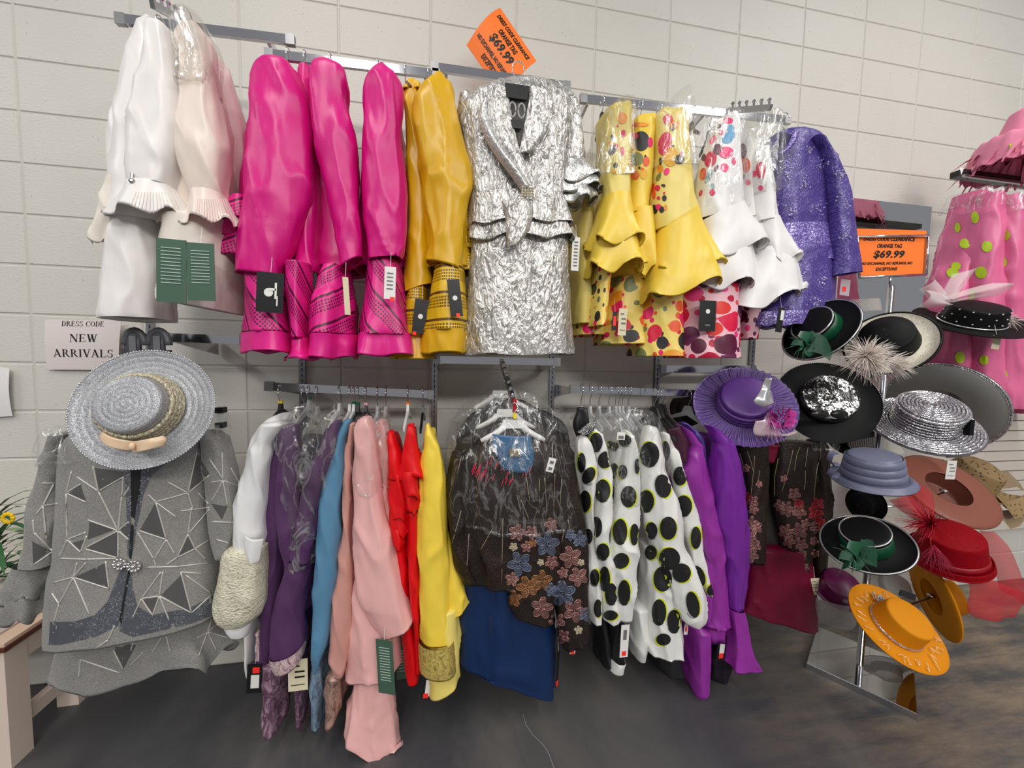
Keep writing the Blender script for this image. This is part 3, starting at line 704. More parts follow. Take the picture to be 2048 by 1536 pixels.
tube('sleeve', [(172, 812, 838), (186, 806, 842), (226, 806, 838), (344, 810, 852), (461, 814, 858), (545, 810, 864), (810, 588, 864, 570)], -.42, .055, M['gold'], s, wr=.007)
tube('collar', [(170, 812, 836), (178, 808, 843), (190, 806, 840)], -.42, .045, M['gold_perf'], s, k=5, amp=.2)
tube('skirt', [(575, 815, 858), (640, 808, 858), (672, 805, 858)], -.36, .13, M['gold_perf2'], s, k=4, amp=.09)
tube('hem_band', [(670, 803, 860), (695, 795, 866), (718, 786, 872)], -.36, .135, M['gold'], s, k=4, base=.09, cap=False)
stag(s, 841, 633, .05, .125, -.5, 'tag_black', .1, dot=(0, .0, .18, 'tag_white'), sticker=(-.3, -.5, .25, .1, 'sticker_red'))
for lb, x, ry_, ny in (('wire hanger of the widest sleeved pink suit', 577, 110, 136), ('wire hanger of the shadowed pink suit', 611, 116, 146), ('wire hanger of the slim sleeved pink suit', 661, 120, 136), ('wire hanger of the round cuffed pink suit', 756, 132, 140), ('wire hanger of the orange-gold suit', 811, 140, 174), ('wire hanger of the creased gold suit', 856, 146, 160)):
    hanger(lb, x, ry_, ny, arms=True, half=.1)
# silver crinkle suit, facing out
M['silver'] = crinkle('silver_crinkle', (214, 212, 208), (124, 122, 118), .55, .3, 42.0, 1.0, .011)
M['silver_trim'] = crinkle('silver_trim', (214, 214, 212), (160, 160, 158), .6, .25, 90.0, .8, .004)
s = suit('silver crinkled metallic skirt suit facing out under the tilted sign', 1035, 712, -.48)
sk = tube('skirt', [(450, 938, 1132), (500, 940, 1136), (560, 938, 1138), (640, 932, 1140), (700, 928, 1143), (709, 928, 1143)], -.46, .09, M['silver'], s, n=72, k=6, amp=.07, ph=.6, hem=.004)
bd = tube('jacket_body', [(168, 1005, 1062), (176, 984, 1092), (190, 950, 1122), (210, 925, 1140), (250, 920, 1136), (330, 934, 1126), (398, 940, 1124), (402, 940, 1124)], -.48, .085, M['silver'], s, n=64, wr=.012)
tube('peplum', [(398, 938, 1126), (420, 936, 1132), (450, 934, 1140), (456, 934, 1141)], -.48, .095, M['silver'], s, n=72, k=7, amp=.06, cap=False, hem=.008)
tube('lower_peplum', [(420, 940, 1130), (455, 938, 1142), (486, 938, 1150)], -.47, .092, M['silver'], s, n=72, k=7, amp=.08, ph=1, cap=False, hem=.012)
sheet('front_flap', [(1003, 402, 1066, 400), (1010, 430, 1066, 430), (1012, 460, 1060, 455), (1014, 484, 1046, 478), (1016, 496, 1030, 492)], -.585, M['silver'], s, bulge=.02, k=1.5, amp=.01)
tube('far_sleeve', [(196, 918, 940), (260, 914, 940), (330, 930, 948), (370, 938, 950)], -.44, .05, M['silver'], s)
tube('sleeve', [(1102, 170, 1126, 180), (1112, 190, 1150, 212), (1120, 230, 1160, 240), (1122, 280, 1166, 282), (1122, 330, 1168, 330), (1118, 350, 1172, 346)], -.46, .055, M['silver'], s, wr=.01)
for i, (a0, b0, c0, d0) in enumerate(((1112, 346, 1182, 338), (1110, 366, 1190, 356), (1116, 386, 1186, 378))):
    tube('cuff_ruffle', [(a0+8, b0-16, c0-10, d0-6), (a0, b0+10, c0+6, d0+12), (a0+2, b0+34-4*i, c0+12-4*i, d0+26)], -.47, .075-.006*i, M['silver_trim'], s, n=56, k=5, amp=.16, ph=i*1.3, cap=False, hem=.012)
# V neck: dark opening, lapels
sheet('neck_lining', [(1012, 172, 1060, 172), (1020, 205, 1056, 205), (1028, 250, 1048, 250), (1036, 292, 1040, 292)], -.567, plain('dark_lining', (92, 88, 84), .8), s, bulge=.004)
sheet('lapel', [(982, 176, 1012, 170), (966, 205, 1020, 205), (968, 240, 1028, 250), (985, 275, 1038, 292), (1010, 310, 1050, 320), (1035, 345, 1060, 352), (1052, 372, 1066, 378)], -.578, M['silver'], s, bulge=.016, wr=.012)
sheet('lapel', [(1060, 170, 1096, 176), (1056, 205, 1106, 205), (1048, 250, 1100, 250), (1040, 292, 1082, 282), (1036, 306, 1062, 310)], -.572, M['silver'], s, bulge=.016, wr=.012)
sheet('ruffle_edge', [(966, 200, 976, 192), (956, 230, 976, 230), (968, 270, 992, 265), (990, 310, 1012, 300), (1020, 350, 1042, 340), (1044, 384, 1060, 376)], -.585, M['silver_trim'], s, bulge=.012, k=.5, amp=.012)
b = MB(); cb = at(1055, 384, -.6)
for i in range(5):
    for j in range(4): b.ball(cb+Vector((.009*(i-2), -.002, .009*(j-1.5))), .0052, 6, 4)
b.build('buckle', glitter('rhinestone_buckle', (200, 190, 160), (255, 250, 235), 700.0), s)
stag(s, 1151, 508, .03, .125, -.52, 'tag_white', .03, prints=('print_grey', [(0, .35-.1*i, .5, .03) for i in range(8)]))
# its hanger: face-out clear/black top
t = hanger('black plastic hanger with chrome swivel hook in the silver suit neckline', 1036, 142, 164, Y=-.5, face=True, half=.16, armz=.05, neckw=.02)
b = MB(); c = at(1034, 182, -.585); b.hull([c+Vector((-.042, 0, .022)), c+Vector((.042, 0, .022)), c+Vector((.042, .008, .022)), c+Vector((-.042, .008, .022))], [c+Vector((-.036, 0, -.024)), c+Vector((.036, 0, -.024)), c+Vector((.036, .008, -.024)), c+Vector((-.036, .008, -.024))]); b.build('collar_plate', M['black_plastic'], t)
b = MB(); c = at(1035, 248, -.585); b.hull([c+Vector((-.022, 0, .014)), c+Vector((.022, 0, .014)), c+Vector((.022, .006, .014)), c+Vector((-.022, .006, .014))], [c+Vector((-.015, 0, -.014)), c+Vector((.015, 0, -.014)), c+Vector((.015, .006, -.014)), c+Vector((-.015, .006, -.014))]); b.build('inner_plate', M['black_plastic'], t)
b = MB()
for dx in (-.016, .016):
    c = at(1034, 220, -.58)+Vector((dx, 0, 0)); b.tube([c+Vector((.012*cos(a), 0, .024*sin(a))) for a in [i*pi/8 for i in range(16)]], .003, 6, True)
b.build('clip_loops', M['clear_plastic'], t, True)
# polka dot suits
PC = dict(o=plain('print_orange', (240, 150, 40), .5), b=plain('print_black', (38, 38, 42), .5), r=plain('print_crimson', (214, 34, 78), .5), g=plain('print_olive', (122, 132, 78), .5), p=plain('print_pink', (238, 34, 116), .5), d=plain('print_orange_red', (236, 90, 40), .5), u=plain('print_blue', (96, 168, 208), .5), m=plain('print_plum', (96, 30, 62), .5), t=plain('print_teal', (140, 176, 178), .5), y=plain('print_amber', (236, 178, 36), .5))
M['lemon'] = satin('lemon_satin', (250, 216, 76), .36, .5, .4); M['lemon_pale'] = satin('pale_lemon_satin', (244, 222, 120), .4, .5, .4)
M['white_flare'] = satin('bright_white_satin', (246, 244, 242), .38, .5, .35)
M['poly_y'] = voro_print('multicolour_dots_yellow', (240, 214, 110), [(228, 30, 96), (40, 38, 40), (122, 132, 78), (238, 90, 40), (214, 24, 60), (236, 160, 40)], 11.5, .46)
M['poly_p'] = voro_print('multicolour_dots_pink', (240, 190, 200), [(222, 20, 70), (92, 24, 56), (236, 60, 130), (230, 50, 40), (110, 40, 80), (190, 20, 60)], 11.0, .52)
def Q6(d): return [(k, 1120+.2539*x, 160+.2539*y, .2539*a, .2539*b_, *r) for k, x, y, a, b_, *r in d]
def flare(s, rows, mat, Y=-.5, ry=.1, ph=0.0, k=5, amp=.2, hem=.022, name='flared_cuff'):
    return tube(name, rows, Y, ry, M[mat], s, n=56, k=k, amp=amp, ph=ph, cap=False, hem=hem, wr=.004)
s = suit('yellow suit with coloured dots under clear film, first of the dotted suits', 1230, 665)
sl = tube('sleeve', [(214, 1236, 1258), (225, 1222, 1261), (240, 1213, 1261), (287, 1209, 1258), (338, 1208, 1257), (388, 1207, 1256), (402, 1206, 1256)], -.5, .06, M['lemon_pale'], s, wr=.006)
dots(s, [sl], Q6([('o', 490, 300, 40, 45), ('r', 500, 420, 20, 30), ('b', 415, 550, 45, 26, -50), ('b', 438, 670, 20, 20), ('y', 425, 720, 17, 17), ('r', 490, 560, 18, 36), ('o', 400, 500, 18, 22), ('d', 455, 360, 10, 10), ('p', 445, 520, 15, 18), ('b', 408, 450, 10, 22)]), PC)
flare(s, [(396, 1206, 1252), (439, 1195, 1260), (470, 1186, 1268), (492, 1180, 1273)], 'lemon', ph=.5)
flare(s, [(430, 1200, 1256), (490, 1184, 1272), (525, 1177, 1279), (541, 1174, 1281)], 'lemon', Y=-.49, ph=1.6, hem=.03)
tube('jacket_body', [(235, 1200, 1250), (400, 1195, 1250), (520, 1185, 1265)], -.38, .13, M['lemon_pale'], s)
tube('inner_flare', [(500, 1215, 1280), (560, 1222, 1288), (592, 1226, 1292)], -.38, .09, M['lemon'], s, k=4, amp=.12, cap=False)
tube('lining', [(400, 1150, 1180), (520, 1142, 1178), (600, 1140, 1176), (650, 1141, 1174)], -.34, .1, M['lemon_pale'], s, k=3, amp=.08)
tube('skirt', [(530, 1185, 1215), (600, 1180, 1206), (655, 1175, 1200)], -.43, .1, M['poly_y'], s, k=3, amp=.08)
tube('under_skirt', [(600, 1145, 1200), (650, 1143, 1200), (672, 1142, 1202)], -.32, .12, M['poly_y'], s, k=3, amp=.06)
tube('plastic_cover', [(212, 1228, 1262), (230, 1200, 1264), (290, 1186, 1264), (340, 1180, 1262), (370, 1184, 1262)], -.47, .1, M['film_heavy'], s, k=5, amp=.1, wr=.01)
s = suit('yellow suit with a large black dot at the shoulder, between two film covered suits', 1275, 700)
sl = tube('sleeve', [(240, 1268, 1296), (250, 1261, 1303), (287, 1259, 1304), (338, 1258, 1303), (388, 1256, 1297), (432, 1253, 1294)], -.47, .055, M['lemon'], s, wr=.005)
dots(s, [sl], Q6([('b', 640, 480, 66, 78), ('g', 605, 620, 52, 52), ('d', 590, 750, 34, 34), ('r', 590, 440, 28, 24), ('p', 712, 490, 20, 40), ('b', 625, 690, 10, 12), ('b', 672, 600, 8, 12), ('d', 680, 640, 26, 40), ('y', 660, 740, 30, 40), ('d', 650, 700, 14, 12), ('o', 630, 350, 70, 18), ('r', 590, 352, 22, 16)]), PC)
flare(s, [(425, 1253, 1296), (480, 1254, 1303), (530, 1258, 1306), (548, 1262, 1308)], 'lemon', Y=-.46, ry=.08, ph=2)
tube('jacket_body', [(255, 1265, 1300), (420, 1255, 1300), (560, 1250, 1300)], -.36, .12, M['lemon'], s)
tube('skirt', [(560, 1215, 1290), (620, 1205, 1285), (690, 1195, 1280)], -.36, .12, M['poly_y'], s, k=4, amp=.07)
stag(s, 1229, 642, .02, .075, -.5, 'tag_black', .05, sticker=(0, 0, .6, .5, 'sticker_red')); stag(s, 1245, 644, .034, .105, -.51, 'tag_cream', .03, prints=('print_grey', TXT4))
s = suit('yellow suit with dots and the widest flared cuff, third of the dotted suits', 1320, 715)
sl = tube('sleeve', [(224, 1316, 1334), (236, 1309, 1358), (249, 1307, 1366), (287, 1307, 1371), (338, 1306, 1375), (388, 1303, 1380), (430, 1303, 1392), (462, 1308, 1398)], -.5, .07, M['lemon_pale'], s, wr=.006)
dots(s, [sl], Q6([('r', 825, 500, 52, 95, 15), ('r', 850, 310, 40, 40), ('o', 900, 350, 46, 36), ('b', 885, 370, 20, 30), ('y', 870, 600, 60, 80), ('b', 940, 625, 42, 38), ('p', 960, 580, 16, 18), ('p', 840, 720, 22, 30, 20), ('b', 790, 640, 12, 30), ('g', 775, 765, 16, 36, 25), ('o', 790, 700, 24, 30), ('d', 735, 850, 14, 36), ('r', 768, 850, 20, 24), ('b', 820, 832, 10, 12), ('b', 806, 828, 9, 9), ('b', 822, 930, 18, 24), ('r', 775, 930, 14, 14), ('d', 738, 900, 14, 40), ('p', 775, 1000, 24, 24), ('b', 745, 1030, 22, 24), ('b', 800, 1020, 20, 26), ('o', 832, 1005, 14, 24), ('b', 742, 1000, 14, 18), ('r', 820, 890, 9, 10), ('b', 890, 520, 12, 10)]), PC)
flare(s, [(1314, 460, 1386, 416), (1312, 480, 1400, 460), (1304, 520, 1418, 505), (1296, 550, 1428, 535)], 'lemon', ph=.2, ry=.1, hem=.015)
flare(s, [(1316, 462, 1380, 430), (1308, 500, 1404, 490), (1297, 545, 1420, 530), (1286, 582, 1428, 556), (1283, 600, 1429, 564)], 'lemon', Y=-.51, ph=1.1, ry=.115, amp=.1, hem=.02)
tube('jacket_body', [(240, 1312, 1360), (420, 1300, 1380), (560, 1295, 1390)], -.37, .12, M['lemon_pale'], s)
tube('skirt', [(570, 1275, 1350), (640, 1270, 1350), (700, 1268, 1350), (712, 1268, 1352)], -.41, .13, M['poly_y'], s, k=4, amp=.07)
tube('plastic_cover', [(1352, 188, 1372, 182), (1310, 225, 1374, 218), (1296, 245, 1376, 260), (1300, 290, 1378, 300), (1302, 340, 1380, 350)], -.5, .08, M['film'], s, k=5, amp=.1, wr=.01)
s = suit('white suit with coloured dots under clear film, first of the white dotted suits', 1410, 720)
sl = tube('sleeve', [(234, 1446, 1468), (246, 1438, 1471), (262, 1432, 1472), (312, 1408, 1473), (363, 1399, 1474), (414, 1392, 1476), (440, 1394, 1480)], -.5, .07, M['white_flare'], s, wr=.006)
dots(s, [sl], Q6([('u', 1330, 450, 60, 40, -40), ('r', 1280, 400, 28, 36, 30), ('m', 1240, 545, 40, 44, 30), ('r', 1185, 625, 46, 66, 20), ('p', 1310, 570, 60, 46), ('p', 1295, 690, 34, 34), ('m', 1232, 695, 14, 28, 30), ('t', 1170, 760, 22, 60, 25), ('d', 1125, 740, 26, 50, 10), ('r', 1200, 885, 22, 26), ('t', 1202, 835, 18, 22), ('r', 1108, 890, 12, 26, 20), ('p', 1325, 320, 40, 24), ('m', 1250, 360, 20, 20), ('m', 1130, 610, 20, 30), ('p', 1370, 640, 16, 30), ('u', 1345, 380, 30, 30), ('p', 1205, 470, 22, 40, 30)]), PC)
flare(s, [(1398, 444, 1476, 408), (1398, 470, 1494, 440), (1394, 505, 1512, 470), (1390, 520, 1516, 495)], 'white_flare', ph=.3, ry=.095, amp=.16)
flare(s, [(1402, 450, 1470, 425), (1398, 500, 1490, 490), (1390, 548, 1498, 545), (1386, 580, 1495, 572)], 'white_flare', Y=-.49, ph=2.1, ry=.1, amp=.16)
tube('jacket_body', [(250, 1430, 1465), (420, 1390, 1470), (560, 1385, 1480)], -.38, .12, M['white_flare'], s)
tube('skirt', [(575, 1345, 1458), (640, 1345, 1460), (700, 1342, 1458), (716, 1342, 1456)], -.42, .14, M['poly_p'], s, k=4, amp=.06)
tube('plastic_cover', [(232, 1420, 1466), (250, 1378, 1476), (300, 1374, 1478), (380, 1378, 1480), (425, 1385, 1482)], -.48, .095, M['film'], s, k=5, amp=.08, wr=.01)
stag(s, 1415, 632, .072, .12, -.57, 'tag_black', .0, dot=(.0, .15, .13, 'tag_white'), name='swing_tag', prints=('print_grey', [(0, -.3, .3, .05)]))
s = suit('white suit with a red and plum shoulder tip, second of the white dotted suits', 1478, 690)
sl = tube('sleeve', [(280, 1485, 1494), (312, 1480, 1500), (345, 1478, 1503), (414, 1478, 1507), (440, 1480, 1512)], -.46, .05, M['white_flare'], s)
dots(s, [sl], Q6([('d', 1460, 670, 40, 60), ('m', 1440, 560, 30, 60), ('m', 1438, 765, 16, 26, 20), ('p', 1480, 805, 20, 22)]), PC)
flare(s, [(434, 1486, 1514), (480, 1488, 1532), (520, 1490, 1547)], 'white_flare', Y=-.46, ry=.085, ph=1); flare(s, [(480, 1480, 1530), (560, 1476, 1536), (600, 1472, 1534)], 'white_flare', Y=-.45, ry=.09, ph=2)
tube('skirt', [(590, 1462, 1490), (640, 1462, 1496), (680, 1462, 1492)], -.36, .1, M['poly_p'], s, k=3, amp=.06)
s = suit('white suit with pink dots and layered flared cuff, next to the violet lace suit', 1530, 620)
sl = tube('sleeve', [(300, 1512, 1530), (330, 1507, 1532), (363, 1506, 1534), (420, 1510, 1540), (446, 1512, 1546)], -.5, .05, M['white_flare'], s)
dots(s, [sl], Q6([('r', 1580, 710, 40, 66), ('p', 1580, 850, 20, 20), ('p', 1530, 740, 16, 26)]), PC)
flare(s, [(440, 1516, 1546), (490, 1520, 1566), (525, 1524, 1578)], 'white_flare', ry=.08, ph=.6, amp=.18); flare(s, [(500, 1505, 1570), (545, 1485, 1584), (580, 1470, 1590), (1464, 622, 1590, 582)], 'white_flare', ry=.1, ph=2.2, amp=.16, Y=-.49)
tube('plastic_cover', [(236, 1500, 1548), (260, 1494, 1553), (310, 1488, 1550), (360, 1490, 1545), (395, 1500, 1540)], -.49, .075, M['film_heavy'], s, k=5, amp=.1, wr=.01)
for lb, x, ry_, ny in (('wire hanger of the first yellow dotted suit', 1204, 205, 226), ('wire hanger of the black dotted yellow suit', 1280, 212, 240), ('wire hanger of the wide cuffed yellow suit', 1318, 218, 228), ('wire hanger of the first white dotted suit', 1384, 224, 246), ('wire hanger of the red tipped white suit', 1420, 228, 262)): hanger(lb, x, ry_, ny, half=.06)
# violet lace suit
M['violet'] = glitter('violet_sequin_lace', (84, 64, 150), (150, 136, 204), 420.0, .5, .4, 2, .7, .88)
M['violet_trim'] = glitter('violet_scallop', (98, 78, 160), (180, 168, 224), 240.0, .4, .4, 0, .9, .72)
s = suit('violet sequined lace skirt suit facing out beside the white dotted suits', 1600, 650, -.45)
bd = tube('jacket_body', [(266, 1556, 1612), (274, 1540, 1634), (292, 1530, 1646), (330, 1530, 1650), (420, 1534, 1648), (462, 1538, 1650), (500, 1532, 1658), (524, 1530, 1660)], -.42, .075, M['violet'], s, n=64, wr=.008)
sheet('neckline', [(1556, 266, 1590, 270), (1558, 285, 1582, 284), (1560, 298, 1572, 296)], -.505, plain('violet_lining', (52, 44, 84), .8), s, bulge=.004)
sheet('collar_edge', [(1586, 262, 1600, 264), (1580, 280, 1592, 284), (1566, 298, 1574, 304), (1552, 306, 1556, 312)], -.512, M['violet_trim'], s, bulge=.006)
tube('peplum', [(455, 1536, 1652), (490, 1530, 1660), (520, 1528, 1664), (530, 1528, 1664)], -.42, .082, M['violet_trim'], s, n=64, k=9, amp=.05, hem=.01, cap=False)
sl = tube('sleeve', [(1628, 272, 1646, 284), (1644, 300, 1662, 312), (1656, 340, 1678, 340), (1662, 400, 1695, 396), (1664, 460, 1706, 456), (1666, 520, 1712, 516), (1664, 552, 1714, 546)], -.5, .045, M['violet'], s, wr=.006)
sk = tube('skirt', [(500, 1548, 1656), (560, 1540, 1656), (620, 1520, 1654), (648, 1504, 1652)], -.42, .1, M['violet'], s, n=64, k=6, amp=.06)
tube('skirt_scallop', [(626, 1500, 1654), (645, 1494, 1655), (654, 1492, 1655)], -.42, .105, M['violet_trim'], s, n=96, k=14, base=.02, hem=.006, cap=False)
B = bvh([bd, sk, sl]); mb = MB()
for cx, cy, r in ((1572, 330, 26), (1572, 352, 20), (1610, 365, 16), (1642, 330, 16), (1580, 425, 18), (1640, 420, 20), (1690, 400, 18), (1690, 470, 14), (1600, 560, 20), (1630, 610, 20), (1580, 620, 24), (1640, 560, 14), (1620, 300, 10), (1680, 350, 12), (1550, 410, 14)):
    for i in range(16):
        a = random.uniform(0, 2*pi); q = random.uniform(.1, 1)*r; p = cast(B, cx+q*cos(a), cy+q*sin(a), .002)
        if p: mb.ball(p, random.uniform(.0018, .0042), 6, 4)
o = mb.build('beads', plain('pearl_bead', (226, 220, 244), .2, .6), s); o['kind'] = 'stuff'
stag(s, 1690, 575, .05, .07, -.5, 'clear_plastic', .05, sticker=(-.1, -.1, .35, .3, 'sticker_red'))
stag(s, 1560, 640, .03, .1, -.56, 'tag_black', .1, sticker=(.2, .2, .5, .4, 'tag_white'))
hanger('black plastic hanger in the neckline of the violet lace suit', 1566, 240, 262, Y=-.42, face=True, half=.1, armz=.03)
# ------------------------------------------------------------------ lower row
def zb2(x, y): return (.358*x, 850+.358*y)
def greycloth(name, a, b_, sc=420.0):
    m, nt, b = newmat(name); p = pos(nt); n1 = ND(nt, 'TexNoise', {'Vector': p, 'Scale': sc, 'Detail': 2.0}); n2 = ND(nt, 'TexNoise', {'Vector': p, 'Scale': 11.0, 'Detail': 2.0})
    f = ma(nt, 'MULTIPLY', ma(nt, 'GREATER_THAN', n1.outputs[0], .52), .55); f = ma(nt, 'ADD', f, ma(nt, 'MULTIPLY', n2.outputs[0], .35))
    LK(nt, mixc(nt, f, lin(a), lin(b_)), b.inputs['Base Color']); b.inputs['Roughness'].default_value = .55; b.inputs['Sheen Weight'].default_value = .2; bump(nt, b, n1.outputs[0], .25, .002); return m
M['grey'] = greycloth('grey_tweed_lame', (116, 115, 113), (166, 164, 158)); M['grey_dark'] = plain('charcoal_satin_patch', (88, 87, 86), .35)
M['grey_trim'] = glitter('steel_trim', (84, 87, 94), (170, 174, 180), 520.0, .5, .4, 1, .4, .85); M['piping'] = plain('silver_cord', (206, 203, 196), .4, .3)
s = suit('grey geometric patchwork skirt suit with rhinestone clasp, hanging below the big silver hat', 265, 1350, -.45)
bd = tube('jacket_body', [(845, 205, 350), (862, 160, 400), (885, 134, 412), (930, 127, 416), (1000, 124, 420), (1080, 120, 428), (1118, 118, 430), (1160, 108, 434), (102, 1222, 438, 1190), (97, 1278, 440, 1222)], -.48, .10, M['grey'], s, n=84, wr=.005, pw=.8)
slL = tube('sleeve', [(866, 112, 150), (890, 102, 130), (960, 82, 124), (1040, 66, 126), (1090, 60, 120), (1125, 52, 114)], -.5, .055, M['grey'], s, wr=.008)
tube('cuff_ruffle', [(1118, 50, 114), (1150, 34, 110), (1180, 28, 104)], -.46, .075, M['grey'], s, k=5, amp=.18, hem=.015, cap=False)
tube('cuff_ruffle', [(1150, 44, 110), (1190, 36, 108), (1222, 34, 102)], -.455, .07, M['grey'], s, k=5, amp=.18, ph=1.4, hem=.015, cap=False)
slR = tube('sleeve', [(862, 400, 436), (880, 408, 456), (920, 414, 470), (960, 416, 478), (1030, 422, 480), (1075, 430, 472), (1110, 440, 464)], -.5, .055, M['grey'], s, wr=.008)
sk = tube('skirt', [(1215, 150, 420), (1260, 135, 432), (126, 1310, 448, 1275), (128, 1345, 456, 1304)], -.40, .10, M['grey'], s, n=84, k=5, amp=.12, ph=.4, hem=.035)
TG = [bd, slL, slR, sk]; B = bvh(TG)
TRM = []
for P, Q in (([(100, 1244), (150, 1243), (190, 1230), (215, 1203), (232, 1160), (248, 1124)], [(97, 1290), (120, 1290), (190, 1274), (236, 1252), (252, 1190), (258, 1126)]), ([(264, 1138), (264, 1172), (274, 1212), (304, 1230), (380, 1216), (436, 1186)], [(260, 1138), (248, 1190), (238, 1262), (266, 1274), (380, 1248), (438, 1226)]), ([(248, 932), (252, 1000), (255, 1112)], [(261, 936), (262, 1000), (261, 1114)]), ([(282, 940), (277, 985), (270, 1035), (264, 1112)], [(340, 922), (302, 950), (286, 990), (272, 1060)])):
    mb = MB(); decal_strip(mb, bvh([bd]), P, Q, .0016)
    if mb.v: TRM.append(mb.build('trim_band', M['grey_trim'], s, True))
mb = MB(); decal_strip(mb, B, [(258, 1134), (248, 1185), (238, 1240)], [(262, 1136), (252, 1190), (243, 1248)], .0024)
if mb.v: mb.build('front_opening', plain('dark_gap_b', (30, 30, 32), .9), s)
mb = MB(); decal_poly(mb, B, [(262, 928), (282, 938), (280, 1000), (262, 1120), (258, 1115), (262, 1030)], .0015); mb.build('front_opening', plain('dark_gap', (30, 30, 32), .9), s)
SEG = '520,230,550,370 550,370,660,590 430,290,550,370 550,370,690,290 690,290,680,400 680,400,660,590 660,590,490,530 660,590,470,690 470,690,650,740 660,590,660,740 660,590,720,640 660,590,720,540 370,380,450,330 370,380,480,430 370,380,375,640 375,640,480,600 375,640,450,710 450,710,485,620 375,640,330,740 400,260,370,380 690,400,720,350 410,850,330,1000 410,850,300,880 410,850,500,1060 410,850,610,915 590,760,610,915 330,1000,300,1100 330,1000,290,940 410,850,480,770 410,850,430,770 830,390,870,430 870,430,1050,380 1050,380,1170,280 1050,380,1100,150 870,430,930,640 930,640,780,590 870,430,985,515 930,640,860,750 930,640,975,720 860,750,770,600 990,740,1050,610 1050,610,1170,470 1050,610,1090,690 1090,690,1170,640 1090,690,990,740 1010,480,1170,460 1050,380,1080,470 1110,380,1165,440 940,320,1050,380 990,740,930,780 860,750,870,790 1070,460,1050,610 1090,690,1150,750 790,970,900,820 790,970,740,1080 790,970,850,1060 890,955,790,970 890,955,850,1070 890,955,945,1090 890,955,1070,1050 890,955,910,820 1010,820,1070,1050 1070,1050,1180,950 1010,820,1130,830 1040,840,1180,940 1245,310,1240,150 1245,310,1180,320 1245,310,1330,340 1245,310,1270,450 1245,310,1180,430 1185,540,1310,545 1290,240,1340,330 1210,640,1280,660 1170,190,1245,300 240,450,300,330 240,450,320,440 240,450,200,500 240,450,260,640 235,325,310,325 190,600,290,700 190,780,290,710 190,600,185,530 605,1200,690,1370 605,1200,450,1310 450,1310,670,1385 605,1200,640,1120 450,1310,440,1410 1160,1155,1190,1060 1160,1155,1240,1090 1160,1155,1110,1290 1160,1155,1210,1260 1160,1155,1280,1190 1160,1155,1100,1190 720,1350,800,1270 730,1260,755,1180 850,1270,900,1190 950,1270,930,1180 330,745,480,750 480,750,650,745 820,795,1000,790 1000,790,1170,770'
for q in SEG.split():
    mb = MB(); a, b_, c, d = map(float, q.split(',')); decal_line(mb, B, [zb2(a, b_), zb2(c, d)], .0024, .001, 9)
    if mb.v: mb.build('cord', M['piping'], s, True)
for q in ([(470, 690), (650, 735), (655, 600)], [(780, 590), (870, 430), (925, 635)], [(900, 950), (1010, 840), (1065, 1045)], [(415, 850), (590, 770), (605, 910)], [(1060, 370), (1100, 160), (1170, 270)], [(180, 650), (280, 700), (185, 775)], [(500, 540), (640, 585), (490, 640)], [(400, 660), (450, 705), (470, 640)], [(530, 240), (690, 260), (690, 290), (552, 368)], [(870, 440), (925, 630), (985, 520)][:0] or [(375, 390), (450, 335), (480, 425)], [(1050, 620), (1085, 690), (995, 735)], [(800, 975), (880, 965), (850, 1050)], [(1180, 440), (1270, 455), (1240, 530)], [(610, 1200), (760, 1230), (690, 1360)], [(670, 580), (715, 545), (715, 640)]):
    e = []
    for (a, b_), (c, d) in zip(q, q[1:]+q[:1]):
        for k in range(5): e.append(zb2(a+(c-a)*k/5, b_+(d-b_)*k/5))
    mb = MB(); decal_poly(mb, B, e, .0012)
    if mb.v: mb.build('satin_patch', M['grey_dark'], s, True)
mb = MB()
for cx, cy in ((242, 1127), (270, 1131)):
    c = cast(B, cx, cy, .006)
    if c:
        mb.ball(c, .018, 14, 8, (1, .45, 1))
        for i in range(10): mb.ball(c+Vector((.016*cos(i*.63), -.006, .016*sin(i*.63))), .0052, 6, 4)
        mb.ball(c+Vector((0, -.009, 0)), .007, 8, 5)
o = mb.build('clasp', plain('rhinestone', (214, 212, 210), .12, .9), s, True)
mb = MB()
for i in range(46):
    u = random.random(); x = 255+random.uniform(-14, 14)+(-20*u if False else 0); y = 935+180*u; p = cast(B, 250+random.uniform(0, 12) if i % 2 else 268+random.uniform(-4, 10)+20*(1-u), y, .002)
    if p: mb.ball(p, .0018, 5, 4)
for i in range(70):
    p = cast(bvh(TRM[:2]), random.uniform(105, 430), random.uniform(1150, 1278), .001)
    if p: mb.ball(p, .0018, 5, 4)
o = mb.build('studs', plain('steel_stud', (220, 222, 226), .2, .8), s); o['kind'] = 'stuff'
tube('plastic_cover', [(850, 118, 160), (868, 104, 170), (895, 100, 180), (918, 110, 200)], -.5, .09, M['film'], s, k=5, amp=.12)
tube('plastic_cover', [(815, 428, 444), (845, 400, 452), (880, 380, 450), (905, 360, 430)], -.5, .08, M['film'], s, k=5, amp=.12)
